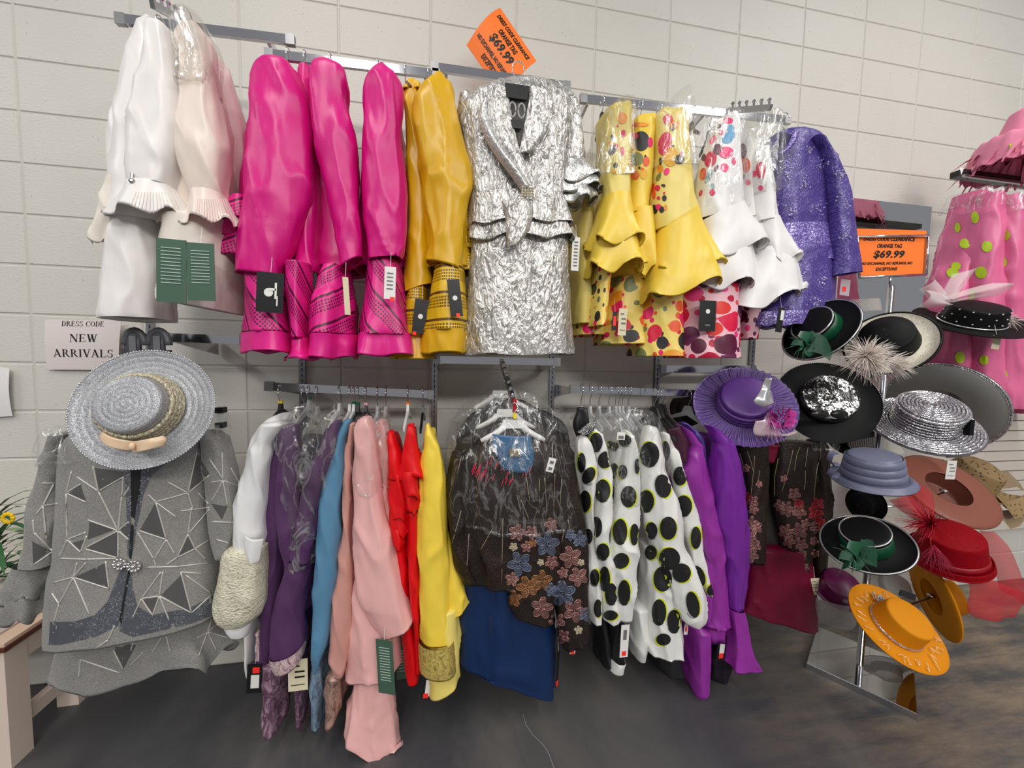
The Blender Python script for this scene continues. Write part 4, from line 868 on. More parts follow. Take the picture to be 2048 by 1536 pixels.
# clip hanger above the grey suit
t = thing('clip_hanger', tuple(at(293, 700, -.42)), 'grey plastic clip hanger with two rounded tops above the silver hat', 'hanger')
for cx in (270, 318):
    c = at(cx, 690, -.42); b = MB(); b.tube([c+Vector((.03*cos(a)*(1 if cos(a) > 0 else 1), 0, .05*sin(a))) for a in [pi*i/12 for i in range(13)]], .011, 8); b.box(c+Vector((-.006, 0, 0)), (.045, .012, .09)); b.build('clip', plain('grey_plastic', (92, 93, 97), .4), t, True)
    b = MB(); b.box(c+Vector((0, -.008, -.005)), (.02, .006, .07)); b.build('spring', M['steel'], t)
b = MB(); b.tube([at(294, 652, -.4), at(293, 700, -.4)], .004, 6); b.build('stem', M['chrome'], t)
b = MB(); b.box(at(294, 705, -.41), (.14, .02, .02)); b.build('crossbar', plain('grey_plastic_dark', (70, 71, 75), .4), t)
t = thing('clip_hanger', tuple(at(442, 850, -.52)), 'clear hanger end with two black clips beside the grey suit', 'hanger')
for py in (820, 850):
    b = MB(); b.box(at(442, py, -.52), (.022, .03, .018)); b.build('clip', M['black_plastic'], t)
b = MB(); b.box(at(441, 834, -.52), (.016, .012, .035)); b.build('bar', M['clear_plastic'], t)
# --- white blouse
WRK[0] = 1.6
def zc3(x, y): return 420+.2539*x, 740+.2539*y
M['white_crepe'] = satin('white_crepe', (240, 240, 240), .5, .4, .25); M['beadwork'] = crinkle('ivory_beadwork', (238, 234, 210), (170, 166, 140), .1, .4, 90.0, 1.0, .006, (.6, .6, 1.3))
s = suit('white blouse suit with puffed ivory beaded cuff, first on the lower rail', 490, 1265)
tube('sleeve', [(528, 846, 575, 846), (514, 878, 546, 884), (502, 905, 545, 905), (491, 943, 542, 943), (477, 994, 538, 994), (472, 1040, 535, 1040), (472, 1075, 534, 1075), (476, 1092, 532, 1092)], -.5, .06, M['white_crepe'], s, wr=.006)
tube('jacket_body', [(829, 554, 571), (838, 540, 577), (870, 520, 575), (1000, 490, 565), (1150, 480, 560)], -.4, .13, M['white_crepe'], s)
cf = tube('beaded_cuff', [(1088, 466, 535), (1100, 454, 537), (1136, 446, 538), (1179, 440, 536), (1215, 439, 528), (1232, 452, 514), (1238, 462, 506)], -.51, .075, M['beadwork'], s, k=3, amp=.05, ph=.4, wr=.004)
sheet('bow', [(489, 1072, 527, 1078), (488, 1095, 522, 1100), (492, 1110, 518, 1122), (500, 1120, 512, 1126)], -.6, M['white_crepe'], s, bulge=.014, wr=.01)
tube('inner_cuff', [(1228, 458, 500), (1248, 456, 498), (1264, 466, 494)], -.5, .04, M['white_crepe'], s)
tube('skirt', [(1150, 505, 530), (1240, 508, 524), (1320, 512, 522)], -.36, .12, M['white_crepe'], s)
stag(s, 509, 1357, .05, .11, -.48, 'tag_black', .06, sticker=(.05, -.1, .55, .45, 'tag_white'), prints=('sticker_red', [(.1, .3, .45, .2)]))
# --- plum jackets
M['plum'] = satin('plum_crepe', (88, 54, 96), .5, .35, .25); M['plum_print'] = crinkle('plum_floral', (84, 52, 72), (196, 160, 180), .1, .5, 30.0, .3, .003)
M['pale_floral'] = crinkle('pale_floral_trim', (226, 200, 200), (104, 50, 84), .05, .5, 60.0, .3, .003)
s = suit('plum jacket partly behind the white blouse, first of the plum jackets', 545, 1320)
tube('sleeve', [(862, 566, 590), (908, 549, 594), (994, 537, 592), (1070, 534, 582), (1107, 534, 578), (1193, 528, 572), (1265, 520, 562), (1308, 517, 548), (1326, 522, 540)], -.44, .06, M['plum'], s)
tube('floral_cuff', [(1262, 512, 524), (1290, 506, 526), (1318, 508, 526)], -.46, .035, M['pale_floral'], s)
tube('skirt', [(1300, 536, 582), (1380, 534, 578), (1430, 536, 572), (1448, 538, 560)], -.4, .1, M['plum_print'], s, k=3, amp=.1)
s = suit('plum jacket with a pale floral cuff trim, second of the plum jackets', 590, 1330)
tube('sleeve', [(850, 576, 598), (867, 563, 600), (920, 562, 606), (1000, 560, 612), (1080, 562, 616), (1136, 572, 620), (1222, 552, 606), (1280, 546, 610), (550, 1316, 604, 1290)], -.49, .06, M['plum'], s, wr=.006)
tube('floral_cuff', [(545, 1298, 611, 1280), (548, 1316, 610, 1294), (556, 1332, 606, 1312)], -.5, .076, M['pale_floral'], s, cap=False, wr=.001)
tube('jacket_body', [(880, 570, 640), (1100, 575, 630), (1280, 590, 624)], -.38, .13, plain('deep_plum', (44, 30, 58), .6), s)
tube('skirt', [(1270, 598, 622), (1380, 600, 620), (1430, 606, 618)], -.38, .1, M['plum_print'], s)
tube('plastic_cover', [(810, 592, 628), (835, 580, 636), (850, 560, 640), (890, 545, 640), (930, 562, 630), (1010, 565, 610), (1090, 566, 606)], -.5, .085, M['film_heavy'], s, k=5, amp=.12, wr=.014)
stag(s, 596, 1350, .066, .12, -.5, 'tag_cream', .0, prints=('ink', TXT4))
s = suit('plum jacket wrapped in shiny clear film slanting beside the blue suit', 600, 1120)
tube('sleeve', [(664, 847, 682, 840), (652, 880, 680, 880), (641, 900, 672, 905), (615, 943, 655, 948), (602, 994, 640, 1000), (595, 1045, 633, 1050), (584, 1110, 624, 1120)], -.5, .05, M['plum'], s, wr=.008)
tube('plastic_cover', [(806, 670, 682), (650, 830, 690, 834), (620, 880, 684, 890), (606, 943, 664, 948), (594, 1000, 648, 1005), (588, 1060, 640, 1065), (580, 1112, 632, 1120), (582, 1130, 624, 1130)], -.5, .07, M['film_heavy'], s, k=6, amp=.1, wr=.012)
tube('jacket_body', [(850, 660, 690), (1000, 615, 660), (1200, 600, 630)], -.38, .12, M['plum'], s)
# --- blue
M['blue'] = satin('steel_blue_satin', (92, 142, 176), .4, .45, .3); M['blue_broc'] = crinkle('blue_brocade', (140, 166, 190), (52, 66, 84), .3, .45, 40.0, .6, .004)
s = suit('steel blue satin suit with pointed sleeve on the lower rail', 640, 1430)
tube('sleeve', [(842, 689, 702), (860, 680, 698), (887, 671, 690), (943, 656, 686), (994, 643, 681), (1070, 636, 680), (1136, 628, 676), (1222, 626, 667), (1279, 625, 660), (1320, 626, 645), (1342, 628, 633)], -.5, .05, M['blue'], s, wr=.005)
tube('jacket_body', [(840, 690, 705), (1000, 655, 695), (1250, 640, 680)], -.38, .13, M['blue'], s)
tube('skirt', [(1290, 628, 652), (1360, 625, 652), (1431, 626, 650)], -.44, .08, M['blue_broc'], s, k=3, amp=.08)
# --- rose
M['rose'] = satin('dusty_rose_satin', (214, 156, 144), .36, .5, .4); M['rose_broc'] = crinkle('rose_brocade', (186, 150, 136), (84, 58, 50), .3, .4, 40.0, .6, .004)
s = suit('dusty rose satin suit between the blue suit and the pale pink dress', 680, 1430)
tube('sleeve', [(847, 699, 712), (880, 694, 711), (905, 689, 710), (994, 684, 708), (1050, 682, 708), (1136, 672, 707), (1222, 663, 707), (1300, 661, 700), (1344, 668, 692)], -.49, .05, M['rose'], s, wr=.006)
tube('jacket_body', [(850, 700, 715), (1100, 690, 720), (1300, 680, 710)], -.38, .12, M['rose'], s)
tube('skirt', [(1330, 660, 694), (1390, 656, 692), (656, 1431, 684, 1412)], -.44, .08, M['rose_broc'], s, k=3, amp=.06)
# --- pale pink dress
M['palepink'] = satin('pale_pink_satin', (240, 184, 180), .4, .45, .3); M['palepink_cut'] = crinkle('pink_brocade', (232, 180, 176), (186, 132, 130), .05, .45, 60.0, .5, .004)
s = suit('pale pink dress with layered flared hem reaching lowest to the floor', 745, 1470, name='womens_dress', cat='dress')
tube('sleeve', [(834, 724, 742), (846, 715, 748), (867, 712, 752), (943, 709, 758), (994, 709, 764), (1070, 709, 786), (1107, 709, 796), (1188, 712, 812), (1215, 728, 820), (765, 1272, 828, 1236)], -.51, .07, M['palepink'], s, wr=.006, hem=.004)
tube('middle_flounce', [(1150, 712, 760), (1200, 706, 775), (1279, 701, 793), (696, 1338, 796, 1334)], -.46, .09, M['palepink'], s, k=4, amp=.1, ph=.5, hem=.015)
tube('lower_flounce', [(1250, 716, 780), (1354, 706, 790), (1408, 695, 793), (690, 1438, 800, 1450), (700, 1452, 808, 1462)], -.45, .11, M['palepink'], s, k=3, amp=.12, ph=2.2, hem=.025)
tube('jacket_body', [(850, 720, 750), (1100, 705, 770), (1300, 700, 775)], -.36, .12, M['palepink'], s)
tube('plastic_cover', [(830, 718, 748), (850, 710, 755), (900, 706, 760), (950, 705, 762), (978, 710, 762)], -.51, .085, M['film'], s, k=5, amp=.08, wr=.012)
stag(s, 771, 1334, .066, .2, -.58, 'tag_green', -.06, prints=('pale_print', [(0, .36-.05*i, .62, .012) for i in range(13)]), name='swing_tag', yaw=-.4)
s = suit('pale pink brocade dress in film between the pink dress and red dress', 800, 1250, name='womens_dress', cat='dress')
tube('sleeve', [(840, 752, 774), (860, 750, 778), (892, 752, 782), (970, 760, 786), (1040, 764, 792), (1150, 780, 808), (1230, 790, 820)], -.44, .05, M['palepink'], s)
tube('plastic_cover', [(812, 766, 780), (835, 750, 780), (880, 748, 786), (940, 755, 790), (972, 768, 786)], -.46, .07, M['film_heavy'], s, k=5, amp=.1, wr=.01)
stag(s, 806, 1322, .05, .15, -.44, 'tag_green', -.02, name='swing_tag', prints=('pale_print', [(0, .3-.08*i, .6, .015) for i in range(8)]))
# --- red dresses
M['red'] = satin('red_crepe', (226, 4, 18), .5, .35, .25)
def reddress(label, neck, sl, tiers, tail, Y):
    s = suit(label, tail[-1][1], tail[-1][0], name='womens_dress', cat='dress')
    tube('shoulder', neck, Y, .055, M['red'], s)
    tube('bodice', sl, Y+.08, .11, M['red'], s)
    for i, r in enumerate(tiers): tube('sleeve_ruffle', r, Y-.01, .06, M['red'], s, k=4, amp=.14, ph=i*1.1, hem=.014, cap=False)
    tube('skirt', tail, Y+.04, .09, M['red'], s, k=3, amp=.06)
    return s
reddress('red dress with tiered ruffle sleeve, left of the two red dresses', [(862, 776, 789), (890, 775, 797), (918, 775, 806), (950, 777, 808)], [(870, 778, 795), (950, 776, 810), (1100, 785, 815)],
   [[(940, 777, 807), (990, 778, 812), (1030, 779, 813)], [(1010, 782, 808), (1040, 781, 812), (1062, 782, 814)], [(1045, 784, 808), (1070, 784, 812), (1084, 786, 812)]], [(1060, 788, 812), (1150, 796, 824), (1260, 806, 836), (1333, 812, 842)], -.48)
reddress('red dress with wavy cap ruffle, beside the yellow suit', [(849, 815, 829), (870, 813, 833), (892, 810, 837), (920, 806, 842)], [(860, 816, 832), (950, 812, 840), (1100, 816, 842)],
   [[(900, 808, 838), (930, 803, 845), (950, 799, 850)], [(935, 808, 842), (965, 806, 844), (985, 806, 846)], [(970, 808, 842), (1000, 807, 844), (1016, 808, 843)]], [(1010, 816, 842), (1136, 818, 843), (1260, 828, 843), (1320, 832, 844)], -.5)
# --- yellow suit
M['yellow'] = satin('bright_yellow_satin', (252, 220, 78), .35, .5, .35); M['gold_lace'] = crinkle('gold_scroll_trim', (246, 222, 124), (140, 112, 56), .55, .35, 70.0, 1.0, .005)
s = suit('bright yellow satin suit with gold scroll cuff at the end of the lower rail', 885, 1375)
tube('sleeve', [(849, 852, 860), (870, 850, 868), (892, 847, 877), (918, 842, 883), (994, 838, 891), (1070, 836, 896), (1136, 838, 902), (1222, 840, 902), (1275, 841, 905)], -.51, .06, M['yellow'], s, wr=.006)
cf = tube('gold_cuff', [(1270, 837, 909), (1300, 837, 914), (1328, 839, 915)], -.515, .082, M['gold_lace'], s, cap=False, k=4, base=.02, wr=.001)
tube('flared_cuff', [(1060, 880, 900), (1110, 880, 915), (1160, 878, 930), (894, 1224, 941, 1190)], -.45, .07, M['yellow'], s, k=3, amp=.06)
tube('jacket_body', [(860, 850, 872), (1000, 840, 890), (1200, 840, 905)], -.4, .12, M['yellow'], s)
tube('skirt', [(1200, 860, 916), (1290, 852, 919), (850, 1372, 918, 1336)], -.46, .1, M['lemon_pale'], s, k=3, amp=.05)
stag(s, 856, 1366, .038, .13, -.52, 'tag_black', .1, sticker=(.1, -.15, .6, .5, 'tag_white'), prints=('sticker_red', [(-.1, -.38, .5, .14)]))
for lb, x, ny, col, rg in (('black hanger with yellow ring in the white blouse suit', 561, 806, 'black_plastic', 'ring_yellow'), ('black hanger behind the clear film of the plum jackets', 607, 820, 'black_plastic', None), ('clear hanger with green ring in the second plum jacket', 618, 798, 'clear_plastic', 'ring_green'), ('thin wire hanger beside the green ringed hanger', 634, 812, 'clear_plastic', None), ('clear hanger of the film wrapped plum jacket', 679, 806, 'white_plastic', None), ('white hanger of the steel blue suit', 700, 808, 'white_plastic', None), ('white hanger with green ring of the dusty rose suit', 708, 808, 'white_plastic', 'ring_green'), ('black hanger with green ring behind the rose suit', 716, 810, 'black_plastic', 'ring_green'), ('black hanger with pink ring in the pale pink dress', 732, 810, 'black_plastic', 'ring_pink'), ('wire hanger of the brocade pink dress', 755, 812, 'clear_plastic', None), ('wire hanger of the left red dress', 772, 812, 'clear_plastic', None), ('white hanger with orange ring in the red dress', 816, 808, 'white_plastic', 'ring_orange'), ('black hanger in the bright yellow suit', 846, 812, 'black_plastic', None)):
    hanger(lb, x, 782, ny, col=col, ring=rg, half=.15)
# --- brocade jackets in film, centre
M['brown_broc'] = crinkle('bronze_brocade', (50, 39, 34), (22, 18, 16), .3, .4, 170.0, .8, .004); M['navy'] = satin('navy_satin', (16, 44, 88), .4, .4, .35)
M['thread_pink'] = plain('rose_thread', (168, 122, 116), .3, .5); M['thread_blue'] = plain('slate_thread', (112, 120, 142), .3, .4); M['thread_gold'] = plain('bronze_thread', (156, 108, 72), .3, .5)
PET = dict(thread_pink=plain('rose_petal', (112, 78, 76), .4, .3), thread_blue=plain('slate_petal', (76, 82, 98), .4, .3), thread_gold=plain('bronze_petal', (112, 76, 48), .4, .3), thread_red=plain('crimson_petal', (112, 26, 36), .4, .2), thread_pale=plain('ivory_petal', (130, 118, 98), .5)); M['thread_pale'] = plain('pale_thread', (190, 176, 150), .4, .3); M['thread_red'] = plain('crimson_thread', (170, 48, 58), .35, .4)
def flowers(parent, targets, lst, name='embroidered_flower'):
    B = bvh(targets)
    for k, cx, cy, r in lst:
        r *= 1.12; mb = MB(); pm = MB(); n = 5; a0 = random.uniform(0, 6)
        for i in range(n):
            a = a0+2*pi*i/n; px, py = cx+.55*r*cos(a), cy+.55*r*sin(a)
            decal_poly(pm, B, ell(px, py, r*.42, r*.30, math.degrees(a), 8), .0022)
            decal_line(mb, B, ell(px, py, r*.42, r*.30, math.degrees(a), 8)+[ell(px, py, r*.42, r*.30, math.degrees(a), 8)[0]], .0022, .0015, 1)
            decal_line(mb, B, ell(px, py, r*.22, r*.14, math.degrees(a), 6)+[ell(px, py, r*.22, r*.14, math.degrees(a), 6)[0]], .0016, .0015, 1)
        p = cast(B, cx, cy, .002)
        if p: mb.ball(p, .0035, 6, 4)
        if mb.v:
            o = mb.build(name, M[k], parent, True)
            if pm.v: pm.build('petals', PET[k], o, True)
def vines(parent, targets, lst, k, name='vine_stitch', w=.0011):
    B = bvh(targets)
    for q in lst:
        mb = MB(); decal_line(mb, B, q, w, .0012, 5)
        if mb.v: mb.build(name, M[k], parent, True)
def z6c(x, y): return 860+.2604*x, 1000+.2604*y
s = suit('bronze brocade flower jacket in clear film facing out over a navy skirt', 1040, 1370, -.45)
bd = tube('jacket_body', [(862, 1000, 1062), (876, 970, 1085), (895, 935, 1112), (930, 908, 1140), (1000, 903, 1152), (1080, 905, 1158), (1130, 912, 1162), (1156, 922, 1165)], -.48, .09, M['brown_broc'], s, n=72, wr=.012, k=9, amp=.07)
pn = tube('front_panel', [(1030, 1020, 1118), (1100, 1018, 1118), (1160, 1016, 1114), (1200, 1015, 1108), (1020, 1216, 1104, 1240)], -.52, .07, M['brown_broc'], s, wr=.006)
sr = tube('sleeve', [(920, 1112, 1146), (1000, 1112, 1162), (1080, 1110, 1172), (1160, 1106, 1176), (1230, 1108, 1176), (1120, 1290, 1174, 1272)], -.52, .06, M['brown_broc'], s, wr=.006)
s_l = tube('sleeve', [(905, 905, 930), (980, 896, 930), (1060, 898, 936), (1130, 905, 944), (1155, 925, 950)], -.5, .055, M['brown_broc'], s)
tube('skirt', [(1130, 930, 1100), (1180, 924, 1104), (1240, 918, 1108), (918, 1306, 1110, 1350), (920, 1310, 1108, 1372)], -.43, .1, M['navy'], s, n=56, k=5, amp=.06, wr=.01)
FL = [('thread_blue', 690, 490, 90), ('thread_blue', 900, 340, 90), ('thread_pink', 1080, 440, 80), ('thread_blue', 1020, 720, 95), ('thread_pink', 1110, 850, 85), ('thread_gold', 860, 620, 75), ('thread_gold', 745, 670, 80), ('thread_pink', 860, 830, 80), ('thread_pink', 670, 250, 60), ('thread_gold', 790, 330, 30), ('thread_pink', 780, 250, 50), ('thread_pink', 930, 190, 50), ('thread_pink', 1140, 590, 70), ('thread_blue', 1150, 300, 60), ('thread_gold', 640, 760, 60), ('thread_pink', 1020, 1050, 50), ('thread_pink', 975, 930, 60), ('thread_blue', 930, 690, 50), ('thread_pink', 1020, 560, 40), ('thread_pink', 740, 360, 40), ('thread_blue', 1080, 270, 40), ('thread_pale', 640, 360, 30), ('thread_pink', 630, 610, 50), ('thread_pale', 1140, 1000, 30), ('thread_pale', 850, 480, 24), ('thread_pale', 1160, 480, 24), ('thread_blue', 1190, 880, 50), ('thread_pink', 935, 480, 50)]
flowers(s, [pn, sr, bd], [(k, *z6c(x, y), r*.2604) for k, x, y, r in FL])
vines(s, [bd, pn, sr, s_l], [[z6c(a, b_), z6c(c, d)] for a, b_, c, d in ((240, 80, 170, 330), (300, 260, 280, 550), (560, 140, 550, 640), (480, 220, 390, 380), (700, 0, 760, 150), (840, -160, 840, 60), (880, -170, 900, 100), (960, -200, 950, 60), (1010, -160, 1000, 50), (660, -60, 700, 100), (740, -180, 770, 40), (260, -420, 210, -200), (290, -500, 250, -300), (1030, 230, 1010, 330), (1060, 150, 1090, 300))], 'thread_pale')
tube('plastic_cover', [(835, 1000, 1060), (850, 972, 1084), (880, 930, 1118), (915, 903, 1146), (980, 896, 1154), (1020, 900, 1156), (1046, 930, 1150)], -.5, .125, M['film'], s, n=64, k=6, amp=.05, wr=.014)
bl = sheet('blue_lining', [(985, 868, 1062, 872), (984, 895, 1066, 895), (995, 915, 1068, 920), (1005, 938, 1060, 945)], -.575, satin('blue_lining', (62, 106, 146), .45), s, bulge=.02)
mb = MB(); c = at(1030, 905, -.602); mb.box(c, (.04, .001, .028)); mb.build('maker_label', plain('woven_label', (120, 108, 84), .7), s)
B = bvh([bd]); mb = MB()
for i in range(46):
    x = random.uniform(948, 1064); y = 930+random.uniform(-20, 34)*(1-abs(x-1006)/90); decal_line(mb, B, [(x, y), (x-5, y+14)], .0016, .012, 2)
mb.build('fringe', plain('crimson_fringe', (206, 40, 78), .5), s)['kind'] = 'stuff'
stag(s, 1102, 930, .028, .052, -.62, 'tag_white', .25, prints=('print_grey', [(0, .2, .5, .2), (0, -.25, .5, .2)])); stag(s, 1115, 1338, .02, .15, -.5, 'tag_black', .06, sticker=(0, -.4, .7, .14, 'sticker_red'), yaw=.7); stag(s, 1146, 1290, .022, .075, -.52, 'tag_white', .05, sticker=(0, -.4, .7, .22, 'sticker_red'))
for i, (lb, y0, dY, x0, x1, yy) in enumerate((('dark bronze jacket in clear film, middle of the brocade stack', 830, -.38, 905, 1150, 0), ('black jacket in clear film, rearmost of the brocade stack', 800, -.27, 912, 1140, 0))):
    q = suit(lb, 1030, 1100, dY, name='womens_jacket', cat='jacket')
    tube('jacket_body', [(y0, 1000, 1045), (y0+14, 970, 1075), (y0+40, 925, 1125), (y0+80, x0, x1), (1000, x0, x1), (1120, x0+8, x1)], dY, .05, M['brown_broc'] if i == 0 else plain('black_cloth', (30, 29, 30), .6), q, n=48, wr=.01)
    tube('plastic_cover', [(y0-28, 1004, 1036), (y0-14, 965, 1078), (y0+24, 918, 1132), (y0+80, x0-8, x1+8), (y0+150, x0-6, x1+8)], dY, .066, M['film'], q, n=48, k=6, amp=.04, wr=.014)
for lb, px, py, Y, sc in (('white plastic hanger in front of the blue lining of the brocade jacket', 1027, 850, -.55, 1.0), ('white plastic hanger tilted in the middle brocade jacket', 1012, 828, -.42, .9), ('white plastic hanger at the back of the brocade stack', 1002, 790, -.3, .9)):
    c = at(px, py, Y); t = thing('clothes_hanger', tuple(c), lb, 'hanger', 'hangers on the rails')
    b = MB(); w = .04*sc
    P = [Vector((-w, 0, .02)), Vector((w, 0, .02)), Vector((w*1.15, 0, -.012)), Vector((-w*1.15, 0, -.012))]
    b.hull([c+p-Vector((0, .006, 0)) for p in P], [c+p+Vector((0, .006, 0)) for p in P]); b.build('head_plate', M['white_plastic'], t)
    for sg in (-1, 1):
        b = MB(); b.tube([c+Vector((sg*x, 0, z)) for x, z in ((.035, -.005), (.05, -.02), (.075, -.036), (.1, -.048), (.12, -.058))], [.013, .012, .011, .01, .008], 8); b.build('arm', M['white_plastic'], t, True)
    b = MB(); b.tube(crom([tuple(c+Vector((0, 0, .02))), tuple(c+Vector((0, 0, .045))), tuple(c+Vector((.014, -.004, .062))), tuple(c+Vector((.004, 0, .082))), tuple(c+Vector((-.014, .004, .074)))], 4), .0022, 6); b.build('hook', M['chrome'], t, True)
    if Y < -.5:
        b = MB(); b.box(c+Vector((.002, -.008, .036)), (.012, .012, .018)); b.build('size_ring', M['ring_yellow'], t)
# --- black and white dotted dresses
M['bw_white'] = satin('white_sateen', (240, 240, 236), .34, .5, .4); BWc = dict(b=plain('print_big_black', (26, 26, 27), .5), l=plain('print_lime', (214, 226, 40), .5))
M['bw_black'] = plain('black_sateen', (28, 28, 29), .45)
def Q7(x, y): return 1100+.2344*x, 740+.2344*y
def Q8(x, y): return 1100+.3027*x, 1040+.3027*y
def bwdots(s, tg, L7, L8=(), lime=True):
    L = [(*Q7(x, y), a*.2344, b_*.2344, *r) for x, y, a, b_, *r in L7]+[(*Q8(x, y), a*.3027, b_*.3027, *r) for x, y, a, b_, *r in L8]
    lst = []
    for i, (x, y, a, b_, *r) in enumerate(L):
        ang = r[0] if r else 0
        if lime: lst.append(('l', x+(2.4 if i % 3 else -2.4), y+(1.8 if i % 2 else -1.8), a*1.1+.3, b_*1.1+.3, ang))
    dots(s, tg, lst, BWc, 'lime_rim', .0034)
    dots(s, tg, [('b', x, y, a*1.1, b_*1.1, *r) for x, y, a, b_, *r in L], BWc, 'black_dot', .0075)
    B = bvh(tg)
    for i, (x, y, a, b_, *r) in enumerate(L):
        mb = MB()
        if a > 8 and i % 2 == 0: decal_line(mb, B, [(x+(a+2.6)*cos(t_), y+(b_+2.6)*sin(t_)) for t_ in [1.0+1.5*k/6 for k in range(7)]], .0011, .004, 1)
        if mb.v: mb.build('black_arc', BWc['b'], s, True)
G2 = 'black and white dotted dresses on the lower rail'
s = suit('black and white dotted dress with black bow collar, first of the dotted dresses', 1190, 1300, name='womens_dress', cat='dress')
s1_ = tube('sleeve', [(872, 1156, 1172), (892, 1152, 1180), (951, 1158, 1190), (1010, 1163, 1188), (1059, 1168, 1188), (1131, 1172, 1200), (1191, 1171, 1204), (1238, 1176, 1200)], -.49, .05, M['bw_white'], s)
bwdots(s, [s1_], [(270, 790, 32, 76), (300, 1120, 44, 84), (330, 900, 46, 70, 30), (325, 1420, 36, 60)], [(296, 380, 28, 50), (318, 585, 26, 55)])
tube('bow_collar', [(816, 1152, 1172), (830, 1146, 1178), (850, 1142, 1180), (880, 1150, 1172), (900, 1152, 1166)], -.48, .03, M['bw_black'], s, k=5, amp=.25, wr=.01)
tube('spotted_collar', [(1152, 862, 1168, 874), (1160, 852, 1184, 868), (1176, 840, 1196, 856), (1184, 836, 1196, 846)], -.53, .02, voro_print('pin_dots', (22, 22, 23), [(230, 230, 228)], 130.0, .3, .3), s)
tube('skirt', [(1180, 1180, 1200), (1290, 1190, 1215), (1312, 1192, 1214)], -.38, .09, M['bw_black'], s)
s = suit('black and white dotted dress with creased film at the shoulder, second of the dotted dresses', 1215, 1300, name='womens_dress', cat='dress')
s2_ = tube('sleeve', [(857, 1180, 1192), (870, 1176, 1206), (892, 1176, 1217), (951, 1187, 1226), (1021, 1185, 1226), (1080, 1184, 1222), (1131, 1196, 1232), (1191, 1200, 1236), (1237, 1208, 1238)], -.51, .055, M['bw_white'], s)
bwdots(s, [s2_], [(395, 615, 50, 74), (475, 765, 60, 70, 35), (450, 1030, 60, 88), (395, 1340, 46, 80)], [(350, 210, 40, 50), (360, 390, 34, 76), (405, 490, 38, 66), (400, 630, 44, 30)])
tube('skirt', [(1200, 1208, 1250), (1290, 1212, 1242), (1322, 1214, 1240)], -.42, .08, M['bw_black'], s, k=3, amp=.1)
tube('skirt_hem', [(1300, 1212, 1242), (1324, 1213, 1241)], -.42, .085, M['bw_white'], s, cap=False)
stag(s, 1249, 1282, .036, .14, -.53, 'tag_white', .02, prints=('print_grey', [(0, .2, .4, .3)]), sticker=(0, -.38, .5, .14, 'sticker_red'))
s = suit('black and white dotted dress with slim straight sleeve, third of the dotted dresses', 1255, 1300, name='womens_dress', cat='dress')
s3_ = tube('sleeve', [(862, 1246, 1258), (880, 1242, 1268), (904, 1243, 1275), (963, 1239, 1279), (1033, 1231, 1276), (1080, 1222, 1272), (1100, 1218, 1274), (1161, 1221, 1270), (1234, 1234, 1264)], -.5, .055, M['bw_white'], s)
bwdots(s, [s3_], [(640, 600, 50, 44), (670, 1080, 62, 84), (600, 1380, 54, 100), (620, 870, 36, 56), (720, 1420, 30, 70), (745, 820, 20, 60)], [(455, 75, 38, 68), (470, 270, 46, 50, 50), (490, 480, 38, 76), (560, 90, 26, 60)])
tube('jacket_body', [(890, 1215, 1250), (1000, 1208, 1245), (1150, 1205, 1240)], -.4, .1, M['bw_white'], s)
bwdots(s, [o for o in s.children if o.name.startswith('jacket_body')], [(540, 620, 50, 60), (545, 860, 36, 60), (515, 1080, 50, 90), (470, 1310, 40, 60)])
tube('skirt', [(1200, 1252, 1290), (1270, 1256, 1290), (1305, 1262, 1282)], -.42, .08, M['bw_white'], s, k=3, amp=.08)
s = suit('black and white dotted dress with the largest dots, widest of the dotted dresses', 1330, 1325, name='womens_dress', cat='dress')
s4_ = tube('sleeve', [(853, 1290, 1308), (862, 1284, 1313), (881, 1280, 1317), (927, 1279, 1325), (974, 1280, 1345), (1033, 1291, 1361), (1092, 1304, 1368), (1116, 1311, 1378), (1176, 1332, 1404), (1222, 1346, 1408), (1362, 1236, 1400, 1248)], -.53, .06, M['bw_white'], s, wr=.008)
sk4 = tube('skirt', [(1090, 1284, 1320), (1150, 1284, 1334), (1230, 1284, 1345), (1290, 1284, 1350)], -.46, .1, M['bw_white'], s, k=4, amp=.07)
bwdots(s, [s4_, sk4], [(850, 720, 76, 98), (965, 990, 62, 92, -10), (820, 1120, 62, 86), (1010, 1350, 66, 90), (760, 1240, 26, 60)], [(785, 55, 48, 68), (790, 255, 64, 66), (870, 350, 56, 58), (945, 560, 38, 80, -12), (745, 390, 56, 76), (720, 610, 44, 78), (665, 215, 36, 44), (670, 70, 36, 50), (590, 770, 26, 76), (820, 670, 40, 70), (750, 790, 44, 36)])
tube('skirt_lining', [(1270, 1290, 1350), (1300, 1294, 1356), (1322, 1300, 1360)], -.4, .1, M['bw_black'], s, k=3, amp=.08)
s = suit('black and white dotted dress peeking out beside the purple suits', 1400, 1190, name='womens_dress', cat='dress')
s5_ = tube('sleeve', [(866, 1322, 1334), (890, 1322, 1345), (904, 1324, 1354), (951, 1342, 1371), (1021, 1354, 1389), (1092, 1369, 1399), (1131, 1381, 1413), (1404, 1190, 1437, 1180)], -.48, .045, M['bw_white'], s)
bwdots(s, [s5_], [(985, 690, 36, 76), (1110, 905, 54, 74), (1140, 1160, 66, 82), (1245, 1440, 40, 80)], [(965, 110, 30, 60), (985, 370, 34, 64, -20), (1075, 460, 30, 40, 40)])
tube('plastic_cover', [(806, 1222, 1260), (822, 1200, 1300), (850, 1190, 1318), (880, 1205, 1325), (940, 1215, 1330), (1000, 1220, 1290)], -.47, .1, M['film'], s, k=6, amp=.1, wr=.014)
stag(s, 1242, 872, .032, .03, -.58, 'tag_white', .05, prints=('ink', [(-.3+.1*i, -.15, .04, .4) for i in range(7)]))
